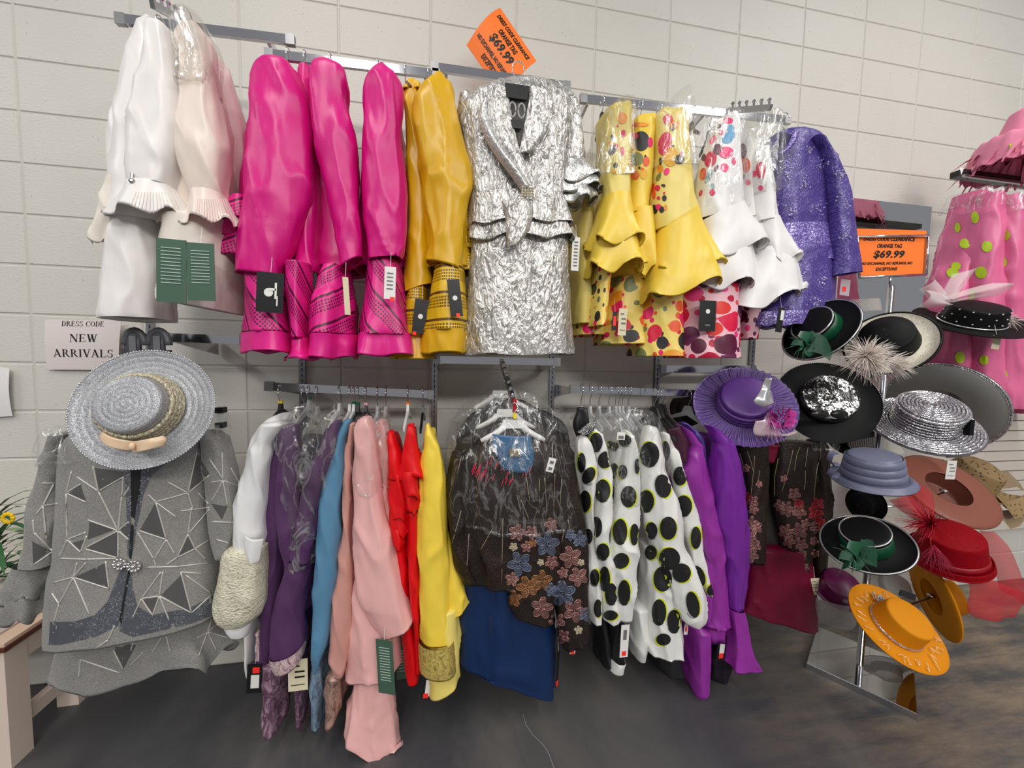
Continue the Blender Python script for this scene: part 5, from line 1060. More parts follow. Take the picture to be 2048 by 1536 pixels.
stag(s, 1372, 1258, .018, .05, -.5, 'tag_white', .05, sticker=(0, 0, .5, .4, 'sticker_red'))
for i, (x, lb) in enumerate(((1163, 'first'), (1181, 'second'), (1199, 'third'), (1219, 'fourth'), (1232, 'fifth'), (1239, 'sixth'), (1246, 'seventh'), (1258, 'eighth'))):
    hanger('wire hanger hook above the dotted dresses, %s from the left' % lb, x, 778, 812, col='clear_plastic', half=.14)
for x, ny, lb, Y in ((1310, 814, 'black padded hanger in front of the purple suits, nearest the dotted dresses', -.36), (1317, 812, 'black padded hanger in front of the purple suits, second in the cluster', -.3), (1325, 808, 'black padded hanger in front of the purple suits, third in the cluster', -.24)):
    hanger(lb, x, 786, ny, half=.18, Y=Y, neckw=.04, armz=.08)
hanger('grey clear hanger of the darker purple suit', 1377, 790, 812, col='clear_plastic', neckw=.035, half=.16)
# --- purple suits
M['purple'] = satin('royal_purple_satin', (150, 50, 158), .38, .45, .3); M['purple_dk'] = satin('deep_purple_satin', (120, 40, 156), .38, .45, .3); M['lace_wine'] = crinkle('wine_lace', (74, 22, 52), (36, 12, 26), .1, .6, 90.0, .6, .004)
s = suit('bright purple satin suit with wine lace yoke, left of the purple suits', 1390, 1370)
tube('sleeve', [(1356, 850, 1380, 866), (1372, 880, 1398, 888), (1377, 900, 1401, 900), (1366, 951, 1410, 951), (1386, 1021, 1427, 1021), (1398, 1092, 1441, 1092), (1414, 1131, 1449, 1131), (1416, 1222, 1455, 1222), (1404, 1247, 1457, 1246)], -.49, .055, M['purple'], s, wr=.006)
sheet('lace_yoke', [(1336, 858, 1360, 850), (1342, 880, 1380, 876), (1350, 905, 1378, 896), (1362, 926, 1372, 920)], -.5, M['lace_wine'], s, bulge=.02)
tube('jacket_body', [(880, 1345, 1385), (1000, 1360, 1410), (1250, 1375, 1430)], -.4, .12, M['purple'], s)
tube('skirt', [(1240, 1368, 1402), (1300, 1368, 1403), (1350, 1368, 1402), (1372, 1374, 1398)], -.44, .1, M['purple'], s)
s = suit('violet beaded suit squeezed between the two purple suits', 1390, 1210)
tube('sleeve', [(846, 1362, 1372), (870, 1380, 1396), (920, 1396, 1410), (1000, 1408, 1420), (1100, 1420, 1436), (1200, 1440, 1458)], -.44, .045, M['violet'], s)
s = suit('deep purple satin suit with flared pleated cuff, right of the purple suits', 1470, 1325)
tube('sleeve', [(1413, 850, 1432, 858), (1424, 876, 1456, 880), (1428, 895, 1466, 895), (1424, 951, 1480, 951), (1427, 1021, 1489, 1021), (1440, 1092, 1488, 1092), (1448, 1131, 1485, 1131), (1454, 1216, 1478, 1216)], -.5, .06, M['purple_dk'], s, wr=.006)
tube('flared_cuff', [(1212, 1453, 1480), (1260, 1456, 1490), (1300, 1452, 1500), (1324, 1448, 1507)], -.5, .075, M['purple'], s, k=5, amp=.1, cap=False)
tube('jacket_body', [(870, 1410, 1440), (1000, 1418, 1470), (1240, 1425, 1470)], -.38, .12, M['purple_dk'], s)
tube('skirt', [(1230, 1405, 1455), (1300, 1403, 1450), (1334, 1402, 1440)], -.38, .11, plain('black_purple', (24, 8, 30), .6), s)
stag(s, 1443, 1296, .044, .115, -.5, 'tag_black', .05, sticker=(.05, -.02, .55, .4, 'tag_white'), prints=('sticker_red', [(0, -.3, .5, .2)]), name='price_tag')
# --- brocade jacket with wine shell
M['wine'] = satin('wine_satin', (112, 6, 46), .45, .35, .25)
s = suit('dark brocade jacket with rose embroidery over a wine red shell and skirt', 1550, 1240, -.4)
bl = tube('jacket_front', [(884, 1462, 1530), (934, 1478, 1532), (984, 1488, 1530), (1060, 1489, 1525), (1120, 1486, 1522)], -.42, .06, M['brown_broc'], s, wr=.006)
br = tube('jacket_front', [(884, 1552, 1630), (934, 1546, 1626), (1000, 1548, 1622), (1060, 1560, 1618), (1142, 1576, 1616)], -.42, .06, M['brown_broc'], s, wr=.006)
bk = tube('jacket_back', [(890, 1500, 1580), (1000, 1500, 1590), (1108, 1500, 1590)], -.34, .05, greycloth('dark_lining_cloth', (46, 42, 40), (66, 60, 56)), s)
sr = tube('sleeve', [(880, 1622, 1640), (900, 1618, 1650), (1000, 1620, 1658), (1080, 1622, 1656), (1152, 1628, 1650)], -.41, .05, M['brown_broc'], s)
tube('shell', [(890, 1510, 1560), (905, 1512, 1558), (925, 1520, 1548)], -.44, .03, M['wine'], s)
tube('skirt', [(1090, 1498, 1614), (1140, 1490, 1616), (1190, 1484, 1620), (1480, 1214, 1624, 1246)], -.38, .1, M['wine'], s, k=4, amp=.05)
def zd4(x, y): return 1440+.2473*x, 860+.2473*y
FL = [('thread_pink', 260, 580, 50), ('thread_pink', 270, 640, 40), ('thread_pink', 250, 760, 60), ('thread_red', 220, 550, 40), ('thread_pink', 290, 790, 50), ('thread_pink', 250, 860, 44), ('thread_pink', 280, 940, 50), ('thread_pink', 250, 1010, 60), ('thread_pink', 210, 310, 30), ('thread_pink', 315, 440, 26), ('thread_pink', 515, 395, 28), ('thread_pink', 540, 640, 60), ('thread_pink', 480, 610, 44), ('thread_pink', 640, 660, 56), ('thread_red', 640, 600, 40), ('thread_pink', 600, 520, 50), ('thread_pink', 530, 820, 56), ('thread_pink', 640, 820, 66), ('thread_pink', 560, 900, 50), ('thread_pink', 660, 930, 50), ('thread_pink', 660, 1010, 46), ('thread_red', 600, 1080, 56), ('thread_pink', 690, 1110, 30), ('thread_red', 770, 670, 60), ('thread_red', 790, 600, 50), ('thread_pink', 770, 790, 44), ('thread_red', 810, 750, 44), ('thread_pink', 760, 900, 34), ('thread_pink', 400, 970, 26), ('thread_pink', 770, 1000, 30), ('thread_pink', 220, 920, 40), ('thread_pink', 690, 760, 40)]
flowers(s, [bl, br, sr, bk], [(k, *zd4(x, y), r*.2473) for k, x, y, r in FL])
vines(s, [bl, br, sr], [[zd4(a, b_), zd4(c, d), zd4(e, f)] for a, b_, c, d, e, f in ((220, 170, 250, 260, 270, 340), (280, 210, 270, 340, 250, 520), (320, 330, 310, 400, 330, 460), (470, 230, 440, 380, 440, 540), (590, 160, 560, 300, 500, 500), (680, 60, 620, 200, 600, 330), (720, 80, 700, 220, 690, 300), (790, 280, 770, 420, 760, 560), (690, 330, 690, 420, 680, 490), (160, 190, 180, 260, 200, 330), (820, 120, 810, 220, 780, 330))], 'thread_pale')
stag(s, 1628, 1173, .05, .082, -.46, 'tag_cream', .05, prints=('print_grey', TXT4))
tube('plastic_cover', [(866, 1600, 1655), (880, 1596, 1662), (898, 1606, 1660)], -.44, .06, M['film'], s, k=5, amp=.15)
WRK[0] = 1.0
# ------------------------------------------------------------------ hats
def frame(a):
    a = Vector(a).normalized(); e = a.cross(Vector((0, 0, 1)))
    if e.length < .05: e = Vector((1, 0, 0))
    e.normalize(); return e, a.cross(e), a
def lathe(name, prof, C, ax, mat, parent, n=72, sx=1.0, sy=1.0, warp=None, closed=False, m=1):
    """surface of revolution: prof = [(radius, height along axis)]"""
    e1, e2, a = frame(ax); C = Vector(C); V = []; uv = []; Fc = []
    if m > 1: prof = crom(prof, m)
    N = len(prof); acc = 0
    for i, (r, h) in enumerate(prof):
        if i: acc += sqrt((r-prof[i-1][0])**2+(h-prof[i-1][1])**2)
        for j in range(n):
            t = 2*pi*j/n; w = warp(r, t) if warp else 0
            V.append(C+e1*(r*cos(t)*sx)+e2*(r*sin(t)*sy)+a*(h+w)); uv.append((t*.15, acc))
    for i in range(N-1):
        for j in range(n): Fc.append((i*n+j, i*n+(j+1) % n, (i+1)*n+(j+1) % n, (i+1)*n+j))
    return obj(name, V, Fc, mat, parent, uv)
def hat(label, C, ax, R, rc, h, brim, crown, band=None, sx=1.0, sy=1.0, lip=.006, dome=.012, warp=None, taper=.9, name='womens_hat', rings=0, bandh=.03, th=.004):
    """brim radius R, crown radius rc and height h; returns the thing"""
    e1, e2, a = frame(ax); t = thing(name, tuple(Vector(C)), label, 'hat', 'dress hats on display')
    bp = [(rc*.97, .002), (rc*1.06, .0)]
    k = 48 if rings else 14
    for i in range(1, k+1):
        u = i/k; r = rc*1.06+(R-rc*1.06)*u; z = lip*sin(pi*u)*-.6+(lip*u*u)
        if rings: z += rings*abs(sin(u*pi*5))
        bp.append((r, z))
    bp += [(R+.002, lip+th*.5), (R, lip-th)]+[(rc*1.06+(R-rc*1.06)*u, -th-lip*.6*sin(pi*u)+lip*u*u) for u in (.8, .5, .2)]+[(rc*.95, -th)]
    lathe('brim', bp, C, ax, brim, t, 96, sx, sy, warp)
    rt = rc*taper; cp = [(rc, .0)]
    ck = 48 if rings else 8
    for i in range(1, ck+1):
        u = i/ck; r = rc+(rt-rc)*u; z = h*u
        if rings: r += rings*.8*abs(sin(u*pi*6))
        cp.append((r, z*.94))
    cp += [(rt*.97, h*.98), (rt*.9, h), (rt*.7, h+dome*.4), (rt*.4, h+dome*.8), (rt*.15, h+dome), (.001, h+dome)]
    if rings: cp = cp[:-4]+[(rt*(.88-.86*i/40), h+dome*(i/40)+rings*.8*abs(sin(i*pi/8))) for i in range(40)]+[(.001, h+dome)]
    lathe('crown', cp, C, ax, crown, t, 72, sx, sy)
    if band: lathe('band', [(rc*1.005, .004), (rc*1.03, .006), (rc*1.03-(rc-rt)*bandh/h, bandh), (rc*1.0-(rc-rt)*bandh/h, bandh+.002)], C, ax, band, t, 72, sx, sy)
    return t
def hp(C, ax, r, th, h):
    e1, e2, a = frame(ax); return Vector(C)+e1*(r*cos(th))+e2*(r*sin(th))+a*h
def ribbonmesh(P, Wd, mat, name, parent, th=.0012):
    """ribbon along points P with half width vectors Wd"""
    V = []; Fc = []
    for p, w in zip(P, Wd): V += [Vector(p)-Vector(w), Vector(p)+Vector(w)]
    for i in range(len(P)-1): Fc.append((2*i, 2*i+1, 2*i+3, 2*i+2))
    return obj(name, V, Fc, mat, parent)
def plume(parent, c, n, L, mat, name='feathers', d0=None, spread=1.0, r=.0012, droop=.3, fl=0.0):
    """spray of fine feather barbs from c"""
    mb = MB()
    for i in range(n):
        v = Vector((random.gauss(0, 1), random.gauss(0, 1), random.gauss(0, 1))).normalized()*spread
        if d0: v = v+Vector(d0)
        v.normalize(); l = L*random.uniform(.5, 1.1); side = v.cross(Vector((random.gauss(0, 1), random.gauss(0, 1), random.gauss(0, 1)))).normalized()
        P = [Vector(c)+v*(l*u)+side*(l*.18*u*u)-Vector((0, 0, droop*l*u*u)) for u in (0, .25, .5, .75, 1)]
        mb.tube(P, [r*1.3, r*1.2, r, r*.7, r*.2], 4)
    o = mb.build(name, mat, parent, True); o['kind'] = 'stuff'; return o
SILC, SILA = (.8530, -.66, 1.3153), (.085, -.95, .29)
M['straw'] = glitter('silver_straw', (132, 134, 138), (196, 198, 202), 900.0, .4, .4, 0, .4, .6)
M['straw_edge'] = plain('rhinestone_edge', (216, 218, 222), .2, .7); M['gold_weave'] = crinkle('gold_silver_weave', (214, 206, 178), (110, 104, 80), .4, .35, 130.0, 1.0, .006)
M['champagne'] = satin('champagne_satin', (236, 206, 172), .3, .5, .2)
t = hat('large silver straw hat with champagne bow in front of the grey suit', SILC, SILA, .172, .09, .08, M['straw'], M['straw'], None, rings=.0012, taper=.86, dome=.004)
e1, e2, a = frame(SILA)
for q in range(4):
    mb = MB(); mb.tube([hp(SILC, SILA, .094-.0022*q, 2*pi*i/60, .010+.0125*q+.004*sin(i*pi*.9)) for i in range(60)], .0068, 8, True); mb.build('woven_band', M['gold_weave'], t, True)
mb = MB()
for i in range(150): mb.ball(hp(SILC, SILA, .1735, 2*pi*i/150, .007), .0026, 5, 4)
mb.build('rhinestone_edge', M['straw_edge'], t, True)['kind'] = 'stuff'
sheet('bow_loop', [(203, 864, 268, 884), (199, 872, 266, 892), (200, 881, 262, 902)], -.745, M['champagne'], t, bulge=.016, thick=.008)
sheet('bow_loop', [(260, 884, 324, 872), (262, 894, 331, 880), (266, 906, 326, 892)], -.755, M['champagne'], t, bulge=.02, thick=.008)
b = MB(); b.ball(at(264, 893, -.775), .01, 10, 6, (.7, .7, 1.1)); b.build('bow_knot', M['champagne'], t, True)
# purple ruched hat
C, A = (3.0143, -.45, 1.2956), (-.4078, -.6953, .5918)
M['purp_hat'] = satin('purple_hat_satin', (98, 56, 138), .36, .5, .2); M['ruche'] = satin('purple_organza', (112, 84, 156), .3, .6, .3)
t = hat('purple hat with ruched organza brim and pink flower corsage', C, A, .202, .102, .085, M['ruche'], M['purp_hat'], None, warp=lambda r, th: .0065*sin(46*th+1.5*sin(3*th))*min(1, max(0, (r-.105)/.03)), taper=.98, dome=.006)
bo = [o for o in t.children if o.name.startswith('brim')][0]
for q in range(3):
    mb = MB(); mb.tube([hp(C, A, .106-.001*q, 2*pi*i/48, .012+.02*q) for i in range(48)], .0075, 8, True); mb.build('pleated_band', M['purp_hat'], t, True)
mb = MB()
for i in range(92):
    th = 2*pi*i/92; mb.tube([hp(C, A, r, th+.05*sin(i*1.7)*(r-.11)*8, .0075) for r in (.112, .14, .17, .2)], [.0008, .0014, .0016, .001], 4)
mb.build('ruche_folds', satin('lilac_fold', (150, 128, 190), .3, .6, .1), t, True)['kind'] = 'stuff'
c = at(1560, 835, -.62); b = MB()
for i in range(60):
    v = Vector((random.gauss(0, 1), -abs(random.gauss(0, 1))*.8, random.gauss(0, 1))).normalized(); q = v.orthogonal().normalized(); q2 = v.cross(q)
    p = c+v*.022; b.add([p, p+v*.022+q*.02, p+v*.036, p+v*.022-q*.02], [(0, 1, 2, 3)])
b.build('flower', plain('orchid_petal', (200, 70, 160), .5), t, True)
plume(t, at(1536, 826, -.6), 60, .10, plain('lilac_feather', (214, 160, 198), .6), 'feathers', (0.1, -.3, -1.1), .7, .0013)
sheet('tissue_wrap', [(1533, 756, 1541, 756), (1526, 778, 1544, 776), (1508, 802, 1546, 792), (1520, 814, 1548, 806)], -.62, plain('silver_tissue', (205, 205, 208), .25, .6), t, bulge=.02, wr=.02)
sheet('tissue_wrap', [(1512, 842, 1530, 832), (1508, 864, 1560, 866), (1516, 872, 1592, 862), (1540, 872, 1596, 866)], -.6, plain('pink_tissue', (224, 200, 208), .3, .3), t, bulge=.02, wr=.02)
# black sequinned hat
C, A = (3.389, -.5, 1.321), (-.445, -.775, .449)
M['blk'] = plain('black_felt', (13, 13, 14), .6, spec=.18); M['blk_seq'] = glitter('black_sequin', (26, 25, 26), (236, 236, 234), 190.0, .9, .2, 1, 1.0, .42); M['rhine'] = plain('rhinestone_trim', (205, 205, 205), .2, .7)
t = hat('black wide hat with silver sequined crown, behind the slate blue hat', C, A, .192, .105, .055, M['blk'], M['blk_seq'], plain('black_satin_band', (22, 22, 23), .3), sx=1, taper=.98, warp=lambda r, th: .012*cos(2*th)*(r/.2)**2)
mb = MB()
for i in range(70): mb.ball(hp(C, A, .193, pi*.05+pi*1.0*i/70+2.4, .007+.012*cos(2*(pi*.05+pi*i/70+2.4))), .0028, 5, 4)
mb.build('rhinestone_edge', M['rhine'], t, True)['kind'] = 'stuff'
c = hp(C, A, .1, -pi/2, .03)
for dx in (-.05, .045):
    b = MB(); b.ball(at(1660, 828, -.63)+Vector((dx, 0, 0)), .04, 12, 8, (1.1, .35, .45)); b.build('bow_loop', plain('black_satin_bow', (20, 20, 21), .28), t, True)
# feather hat: black crown, pearl brim
C, A = (3.4008, -.72, 1.5714), (-.8082, -.3618, .4646)
M['pearl'] = crinkle('pearl_sequin_brim', (226, 220, 204), (180, 172, 150), .2, .35, 130.0, .5, .003)
t = hat('black crowned hat with pearl brim and white feather plume', C, A, .134, .087, .07, M['pearl'], M['blk'], None, taper=.92, dome=.03)
mb = MB(); mb.tube([hp(C, A, .136, 2*pi*i/60, .004) for i in range(60)], .0045, 6, True); mb.build('edge_binding', M['blk'], t, True)
plume(t, at(1732, 712, -.86), 520, .085, plain('white_feather', (232, 222, 214), .7), 'feathers', (0, -.5, 0), 1.0, .0011, .2)
plume(t, at(1772, 722, -.86), 220, .075, plain('cream_feather', (222, 212, 202), .7), 'feathers', (1, -.4, -.1), .7, .0011, .2)
b = MB(); b.ball(at(1780, 706, -.89), .016, 10, 6, (1.3, .5, .5)); b.build('black_feather_tip', M['blk'], t, True); b = MB(); b.ball(at(1746, 745, -.86), .02, 10, 6, (.5, .4, 1.2)); b.build('black_feather_tip', M['blk'], t, True)
# green and black hats
M['grn'] = satin('emerald_satin', (8, 74, 46), .35, .5, .3); M['grn_net'] = sheer('emerald_net', (6, 66, 42), .8)
def greenhat(label, C, A, R, rc, h, orn, tail):
    t = hat(label, C, A, R, rc, h, M['blk'], M['blk'], M['grn'], taper=.93, bandh=h*.72, dome=.004)
    for r, z, w in ((rc*.95, h*.96, .0032), (R*.985, .007, .0035)):
        mb = MB(); mb.tube([hp(C, A, r, 2*pi*i/72, z) for i in range(72)], w, 6, True); mb.build('rhinestone_trim', M['rhine'], t, True)
    c = orn
    for i in range(7):
        a_ = i*.9; P = [c+Vector((.06*u*cos(a_+u*1.2), -.016*sin(pi*u)-.01, .05*u*sin(a_+u*1.2))) for u in (0, .3, .6, 1)]
        ribbonmesh(P, [Vector((.012, .008, .014)), Vector((.02, .008, .022)), Vector((.022, .008, .02)), Vector((.01, .004, .01))], M['grn'] if i % 2 else M['grn_net'], 'rosette_petal', t)
    ribbonmesh([c, c+tail*.4+Vector((0, -.02, .015)), c+tail*.8+Vector((0, -.01, 0)), c+tail], [Vector((0, .004, .016)), Vector((0, .01, .042)), Vector((0, .01, .044)), Vector((0, .004, .014))], M['grn_net'], 'net_bow', t)
    plume(t, c, 16, .075, plain('green_quill', (60, 120, 90), .5), 'quills', (-.6, -.4, .2), .7, .0009)
    return t
greenhat('black hat with emerald band and bow, upper one beside the violet lace skirt', (3.2751, -.55, 1.628), (-.8696, -.1001, .4835), .149, .082, .065, at(1605, 690, -.66), Vector((.1, -.03, -.02)))
greenhat('black hat with emerald band and bow, lower one above the mustard hat', (3.3697, -.72, .772), (-.45, -.2, .86), .145, .08, .075, at(1702, 1108, -.86), Vector((.11, 0, .0)))
# silver sequin boater and the big sheer grey brim behind it
C, A = (3.6654, -.68, 1.2476), (-.3, -.46, .83)
M['silver_seq'] = glitter('silver_sequin', (120, 116, 124), (244, 244, 246), 330.0, .85, .2, 0, .9, .45)
M['seq_dark'] = plain('dark_braid', (92, 88, 96), .5, .3)
t = hat('silver sequined boater hat ringed with bright coils', C, A, .178, .100, .094, M['seq_dark'], M['seq_dark'], None, taper=1.02, dome=.004, lip=-.006)
for i in range(7):
    r = .112+.0098*i; u = (r-.106)/.072; z = -.006*u*u+.0036*sin(pi*u)+.002
    mb = MB(); mb.tube([hp(C, A, r, 2*pi*j/72, z+.0012*sin(j*2.1)) for j in range(72)], .0046, 7, True); mb.build('brim_coil', M['silver_seq'], t, True)
for i in range(7):
    mb = MB(); mb.tube([hp(C, A, .1015+.0003*i, 2*pi*j/64, .006+.0135*i) for j in range(64)], .0058 if i == 6 else .0046, 7, True); mb.build('crown_coil', M['silver_seq'], t, True)
for i in range(8):
    mb = MB(); mb.tube([hp(C, A, .094-.0115*i, 2*pi*j/60, .0955+.0005*i) for j in range(60)], .0046, 7, True); mb.build('top_coil', M['silver_seq'], t, True)
b = MB(); b.box(hp(C, A, .115, 2.4, .06), (.02, .02, .06)); b.build('black_bow', M['blk'], t)
C, A = (4.2086, -.4, 1.2783), (.9323, .1934, .3056)
M['sheer_grey'] = sheer('grey_sinamay', (126, 126, 124), .93, .5)
t = hat('very wide sheer grey hat with glitter edge, behind the sequined boater', C, A, .229, .1, .07, M['sheer_grey'], M['sheer_grey'], None, rings=.003, taper=.95, lip=.02)
mb = MB()
for k in range(3): mb.tube([hp(C, A, .212+.008*k, 2*pi*i/90, .014) for i in range(90)], .0045, 6, True)
mb.build('glitter_edge', M['silver_seq'], t, True)
# slate blue hat
C, A = (3.3728, -.72, 1.0448), (-.16, -.10, .97)
M['slate'] = satin('slate_blue_satin', (108, 112, 136), .38, .5, .15)
t = hat('slate blue satin hat with pleated crown and side bow', C, A, .128, .094, .095, M['slate'], M['slate'], None, taper=.84, dome=.008, lip=-.012, sx=1.0)
for q in range(3): lathe('pleat', [(.0955-.004*q, .006+.028*q), (.099-.0045*q, .012+.028*q), (.0975-.005*q, .03+.028*q), (.092-.005*q, .034+.028*q)], C, A, M['slate'], t, 72)
for P in ([(1674, 905), (1662, 908), (1658, 920), (1666, 930), (1676, 926)], [(1674, 930), (1664, 940), (1658, 950), (1668, 954), (1676, 944)]):
    ribbonmesh([at(x, y, -.74) for x, y in P], [Vector((.004, .014, .002))]*5, M['slate'], 'bow_loop', t)
# mustard hats
M['mustard'] = plain('mustard_felt', (206, 130, 0), .65, spec=.25); M['mustard_rhine'] = glitter('rhinestone_band', (150, 128, 118), (240, 226, 220), 420.0, .8, .2, 0, .8, .5)
C, A = (3.4282, -.8, .4791), (.03, -.54, .83)
t = hat('mustard felt hat with rhinestone band and sequin scrollwork on the brim', C, A, .156, .084, .08, M['mustard'], M['mustard'], M['mustard_rhine'], taper=.88, dome=.004, bandh=.012)
b = MB()
for i in range(16): b.ball(hp(C, A, .092+random.uniform(-.004, .008), -1.75+random.uniform(-.12, .12), .01+random.uniform(0, .02)), .0055, 6, 4)
b.ball(hp(C, A, .115, -1.75, .008), .009, 8, 5, (.6, .6, 1.4)); b.build('brooch', M['rhine'], t)
br = [o for o in t.children if o.name.startswith('brim')]; B = bvh(br); mb = MB()
for k in range(26):
    th = 2*pi*k/26+random.uniform(-.1, .1); r = random.uniform(.112, .142); p = hp(C, A, r, th, .006); 
    mb.tube([hp(C, A, r+.012*sin(u*5+k)*(.5+u), th+.13*(u-.5)+.03*cos(u*7+k), .0085) for u in [i/12 for i in range(13)]], .0012, 4)
mb.build('scrollwork', plain('ivory_sequin', (246, 214, 170), .3, .4), t, True)['kind'] = 'stuff'
C, A = (4.1057, -.5, .3423), (.8224, -.5178, .2358)
t = hat('mustard felt hat turned away showing its underside', C, A, .19, .085, .095, M['mustard'], M['mustard'], plain('dark_band', (90, 50, 8), .6), taper=.9)
# tan hat, underside facing
C, A = (4.2271, -.45, .8682), (.1211, .6418, -.7573)
t = hat('peach tan wide hat tipped to show its underside with a white tag', C, A, .207, .1, .08, plain('tan_satin', (136, 78, 62), .45), plain('tan_satin_crown', (120, 68, 54), .45), None)
tg = stag(t, 1902, 940, .055, .085, -.62, 'tag_white', .05, prints=('print_grey', TXT4)); b = MB(); b.box(at(1902, 912, -.625), (.055, .002, .014)); b.build('tag_header', M['tag_black'], tg)
# leopard hat with scarf
def leo():
    m, nt, b = newmat('leopard_print'); p = pos(nt); v = ND(nt, 'TexVoronoi', {'Vector': p, 'Scale': 55.0}); n = ND(nt, 'TexNoise', {'Vector': p, 'Scale': 60.0})
    d = ma(nt, 'ADD', v.outputs['Distance'], ma(nt, 'MULTIPLY', n.outputs[0], .3)); f = ma(nt, 'LESS_THAN', d, .42); g = ma(nt, 'LESS_THAN', d, .28)
    c = mixc(nt, f, lin((150, 124, 84)), lin((40, 28, 18))); LK(nt, mixc(nt, g, c, lin((110, 78, 44))), b.inputs['Base Color']); b.inputs['Roughness'].default_value = .6; return m
M['leopard'] = leo(); M['khaki'] = satin('khaki_chiffon', (150, 128, 98), .5)
C = tuple(at(1932, 962, -.22)); A = (.1, -.5, .8)
t = hat('leopard print hat with brown chiffon scarf at the right edge', C, A, .17, .13, .12, M['leopard'], M['leopard'], None, dome=.03, taper=.8)
for i, P in enumerate(([(1975, 965), (2000, 960), (2025, 958), (2045, 975)], [(1978, 985), (2005, 1000), (2030, 1005), (2052, 1000)], [(1990, 1020), (2012, 1040), (2030, 1036), (2050, 1026)], [(2000, 1000), (2022, 1020), (2048, 1012), (2060, 990)])):
    ribbonmesh([at(x, y, -.3-.015*i) for x, y in P], [Vector((.004, .02, .02)), Vector((0, .02, .045)), Vector((0, .02, .04)), Vector((0, .01, .02))], M['khaki'] if i % 2 == 0 else M['leopard'], 'scarf_fold', t)
# red hat with sheer organza
C, A = (4.04, -.58, .612), (-.28, -.25, .92)
M['redhat'] = crinkle('red_sinamay', (150, 0, 18), (104, 0, 12), .0, .6, 180.0, .4, .002); M['red_org'] = sheer('red_organza', (206, 22, 48), .42, .4)
t = hat('red sinamay hat with sheer red organza bow and feathers', C, A, .145, .125, .12, M['redhat'], M['redhat'], satin('red_band', (150, 0, 24), .4), taper=.82, dome=.02, lip=-.02, bandh=.03)
def orgz(pts, Y, n='organza_ribbon'):
    rows = pts; return sheet(n, rows, Y, M['red_org'], t, bulge=.02, k=1, amp=.012, thick=.0008)
orgz([(1960, 1060, 1985, 1060), (1965, 1085, 2015, 1090), (1975, 1110, 2035, 1130), (1990, 1140, 2052, 1180), (2000, 1180, 2060, 1220)], -.56)
orgz([(1935, 1150, 1960, 1150), (1940, 1180, 2010, 1170), (1935, 1220, 2050, 1190), (1950, 1235, 2030, 1236)], -.66)
orgz([(1800, 970, 1830, 960), (1820, 1000, 1862, 985), (1842, 1030, 1870, 1020), (1850, 1055, 1870, 1045)], -.68); orgz([(1778, 1000, 1800, 980), (1800, 1020, 1836, 1006), (1836, 1044, 1856, 1034)], -.7)
plume(t, at(1862, 1048, -.72), 130, .15, plain('red_feather', (190, 20, 46), .6), 'feathers', (-1.1, -.3, .35), .7, .0012, .1)
plume(t, at(1868, 1090, -.74), 120, .11, plain('crimson_feather', (150, 6, 52), .6), 'feathers', (-.3, -.3, -1.0), .7, .0012, .1)
# black hat with tulle, right
C, A = (4.1792, -.5, 1.7022), (-.16, -.42, .88)
t = hat('black hat with pearl studs and white tulle bow before the pink dresses', C, A, .205, .112, .08, M['blk'], M['blk'], None, taper=.9, dome=.008, warp=None)
b = MB()
for i in range(40):
    b.ball(hp(C, A, .112-.011*(i % 3)/2.2, 2*pi*i/40, .022+.026*(i % 3)), .0032, 6, 4)
b.build('pearl_studs', plain('pearl', (230, 228, 222), .25), t)
mb = MB(); mb.tube([hp(C, A, .116, 2*pi*i/60, .006) for i in range(60)], .004, 6, True); mb.build('rhinestone_band', M['rhine'], t, True)
M['tulle'] = sheer('white_tulle', (236, 228, 224), .3, .6)
for P in ([(1850, 560), (1900, 560), (1858, 600), (1895, 612)], ):
    pass
def tul(rows, Y): return sheet('tulle_loop', rows, Y, M['tulle'], t, bulge=.03, k=1.2, amp=.015, thick=.0008)
tul([(1838, 578, 1862, 552), (1850, 590, 1880, 575), (1868, 606, 1892, 600)], -.6); tul([(1836, 612, 1850, 580), (1850, 616, 1876, 586), (1880, 614, 1896, 604)], -.62); tul([(1905, 548, 1952, 535), (1890, 575, 1932, 560), (1880, 598, 1905, 592)], -.6); tul([(1985, 566, 2024, 572), (1950, 574, 1995, 590), (1900, 590, 1930, 600), (1880, 600, 1895, 606)], -.62)
plume(t, at(2018, 640, -.6), 40, .06, plain('white_plume', (228, 214, 208), .6), 'feathers', (.6, -.2, .1), .6, .0011)
stag(t, 1992, 685, .045, .06, -.62, 'tag_cream', .12)
# small dark hats
C, A = (3.80, -.42, 1.545), (-.5, -.3, .8)
hat('small black hat edge below the pearl brimmed feather hat', C, A, .14, .08, .07, M['blk'], M['blk'], None)
C = tuple(at(1733, 1008, -.5)); hat('black hat seen edge-on below the slate blue hat', C, (-.97, -.2, .1), .078, .055, .06, M['blk'], M['blk'], None)
C = tuple(at(1672, 1180, -.48)); A = (-.2, -.5, .8)
t = hat('dark magenta draped hat with netting beside the wine skirt', C, A, .095, .08, .075, satin('magenta_velvet', (92, 8, 66), .4), satin('magenta_velvet_b', (92, 8, 66), .4), None, dome=.02)
sheet('net_veil', [(1632, 1196, 1706, 1204), (1632, 1220, 1716, 1226), (1640, 1246, 1712, 1250)], -.52, netmat('grey_net', (150, 150, 150), 190.0, .14), t, bulge=.04)
C = tuple(at(1372, 820, -.14)); hat('dark feathered hat behind the grey clear hanger', C, (-.2, -.9, .3), .085, .05, .04, crinkle('dark_feather_felt', (50, 30, 32), (24, 18, 20), .1, .6, 60.0, 1.0, .008), plain('dark_felt', (40, 28, 30), .6), None)
C = tuple(at(1700, 875, -.3)); t = hat('black hat with white fishnet veil behind the slate blue hat', C, (-.4, -.7, .6), .11, .07, .06, M['blk'], M['blk'], None)
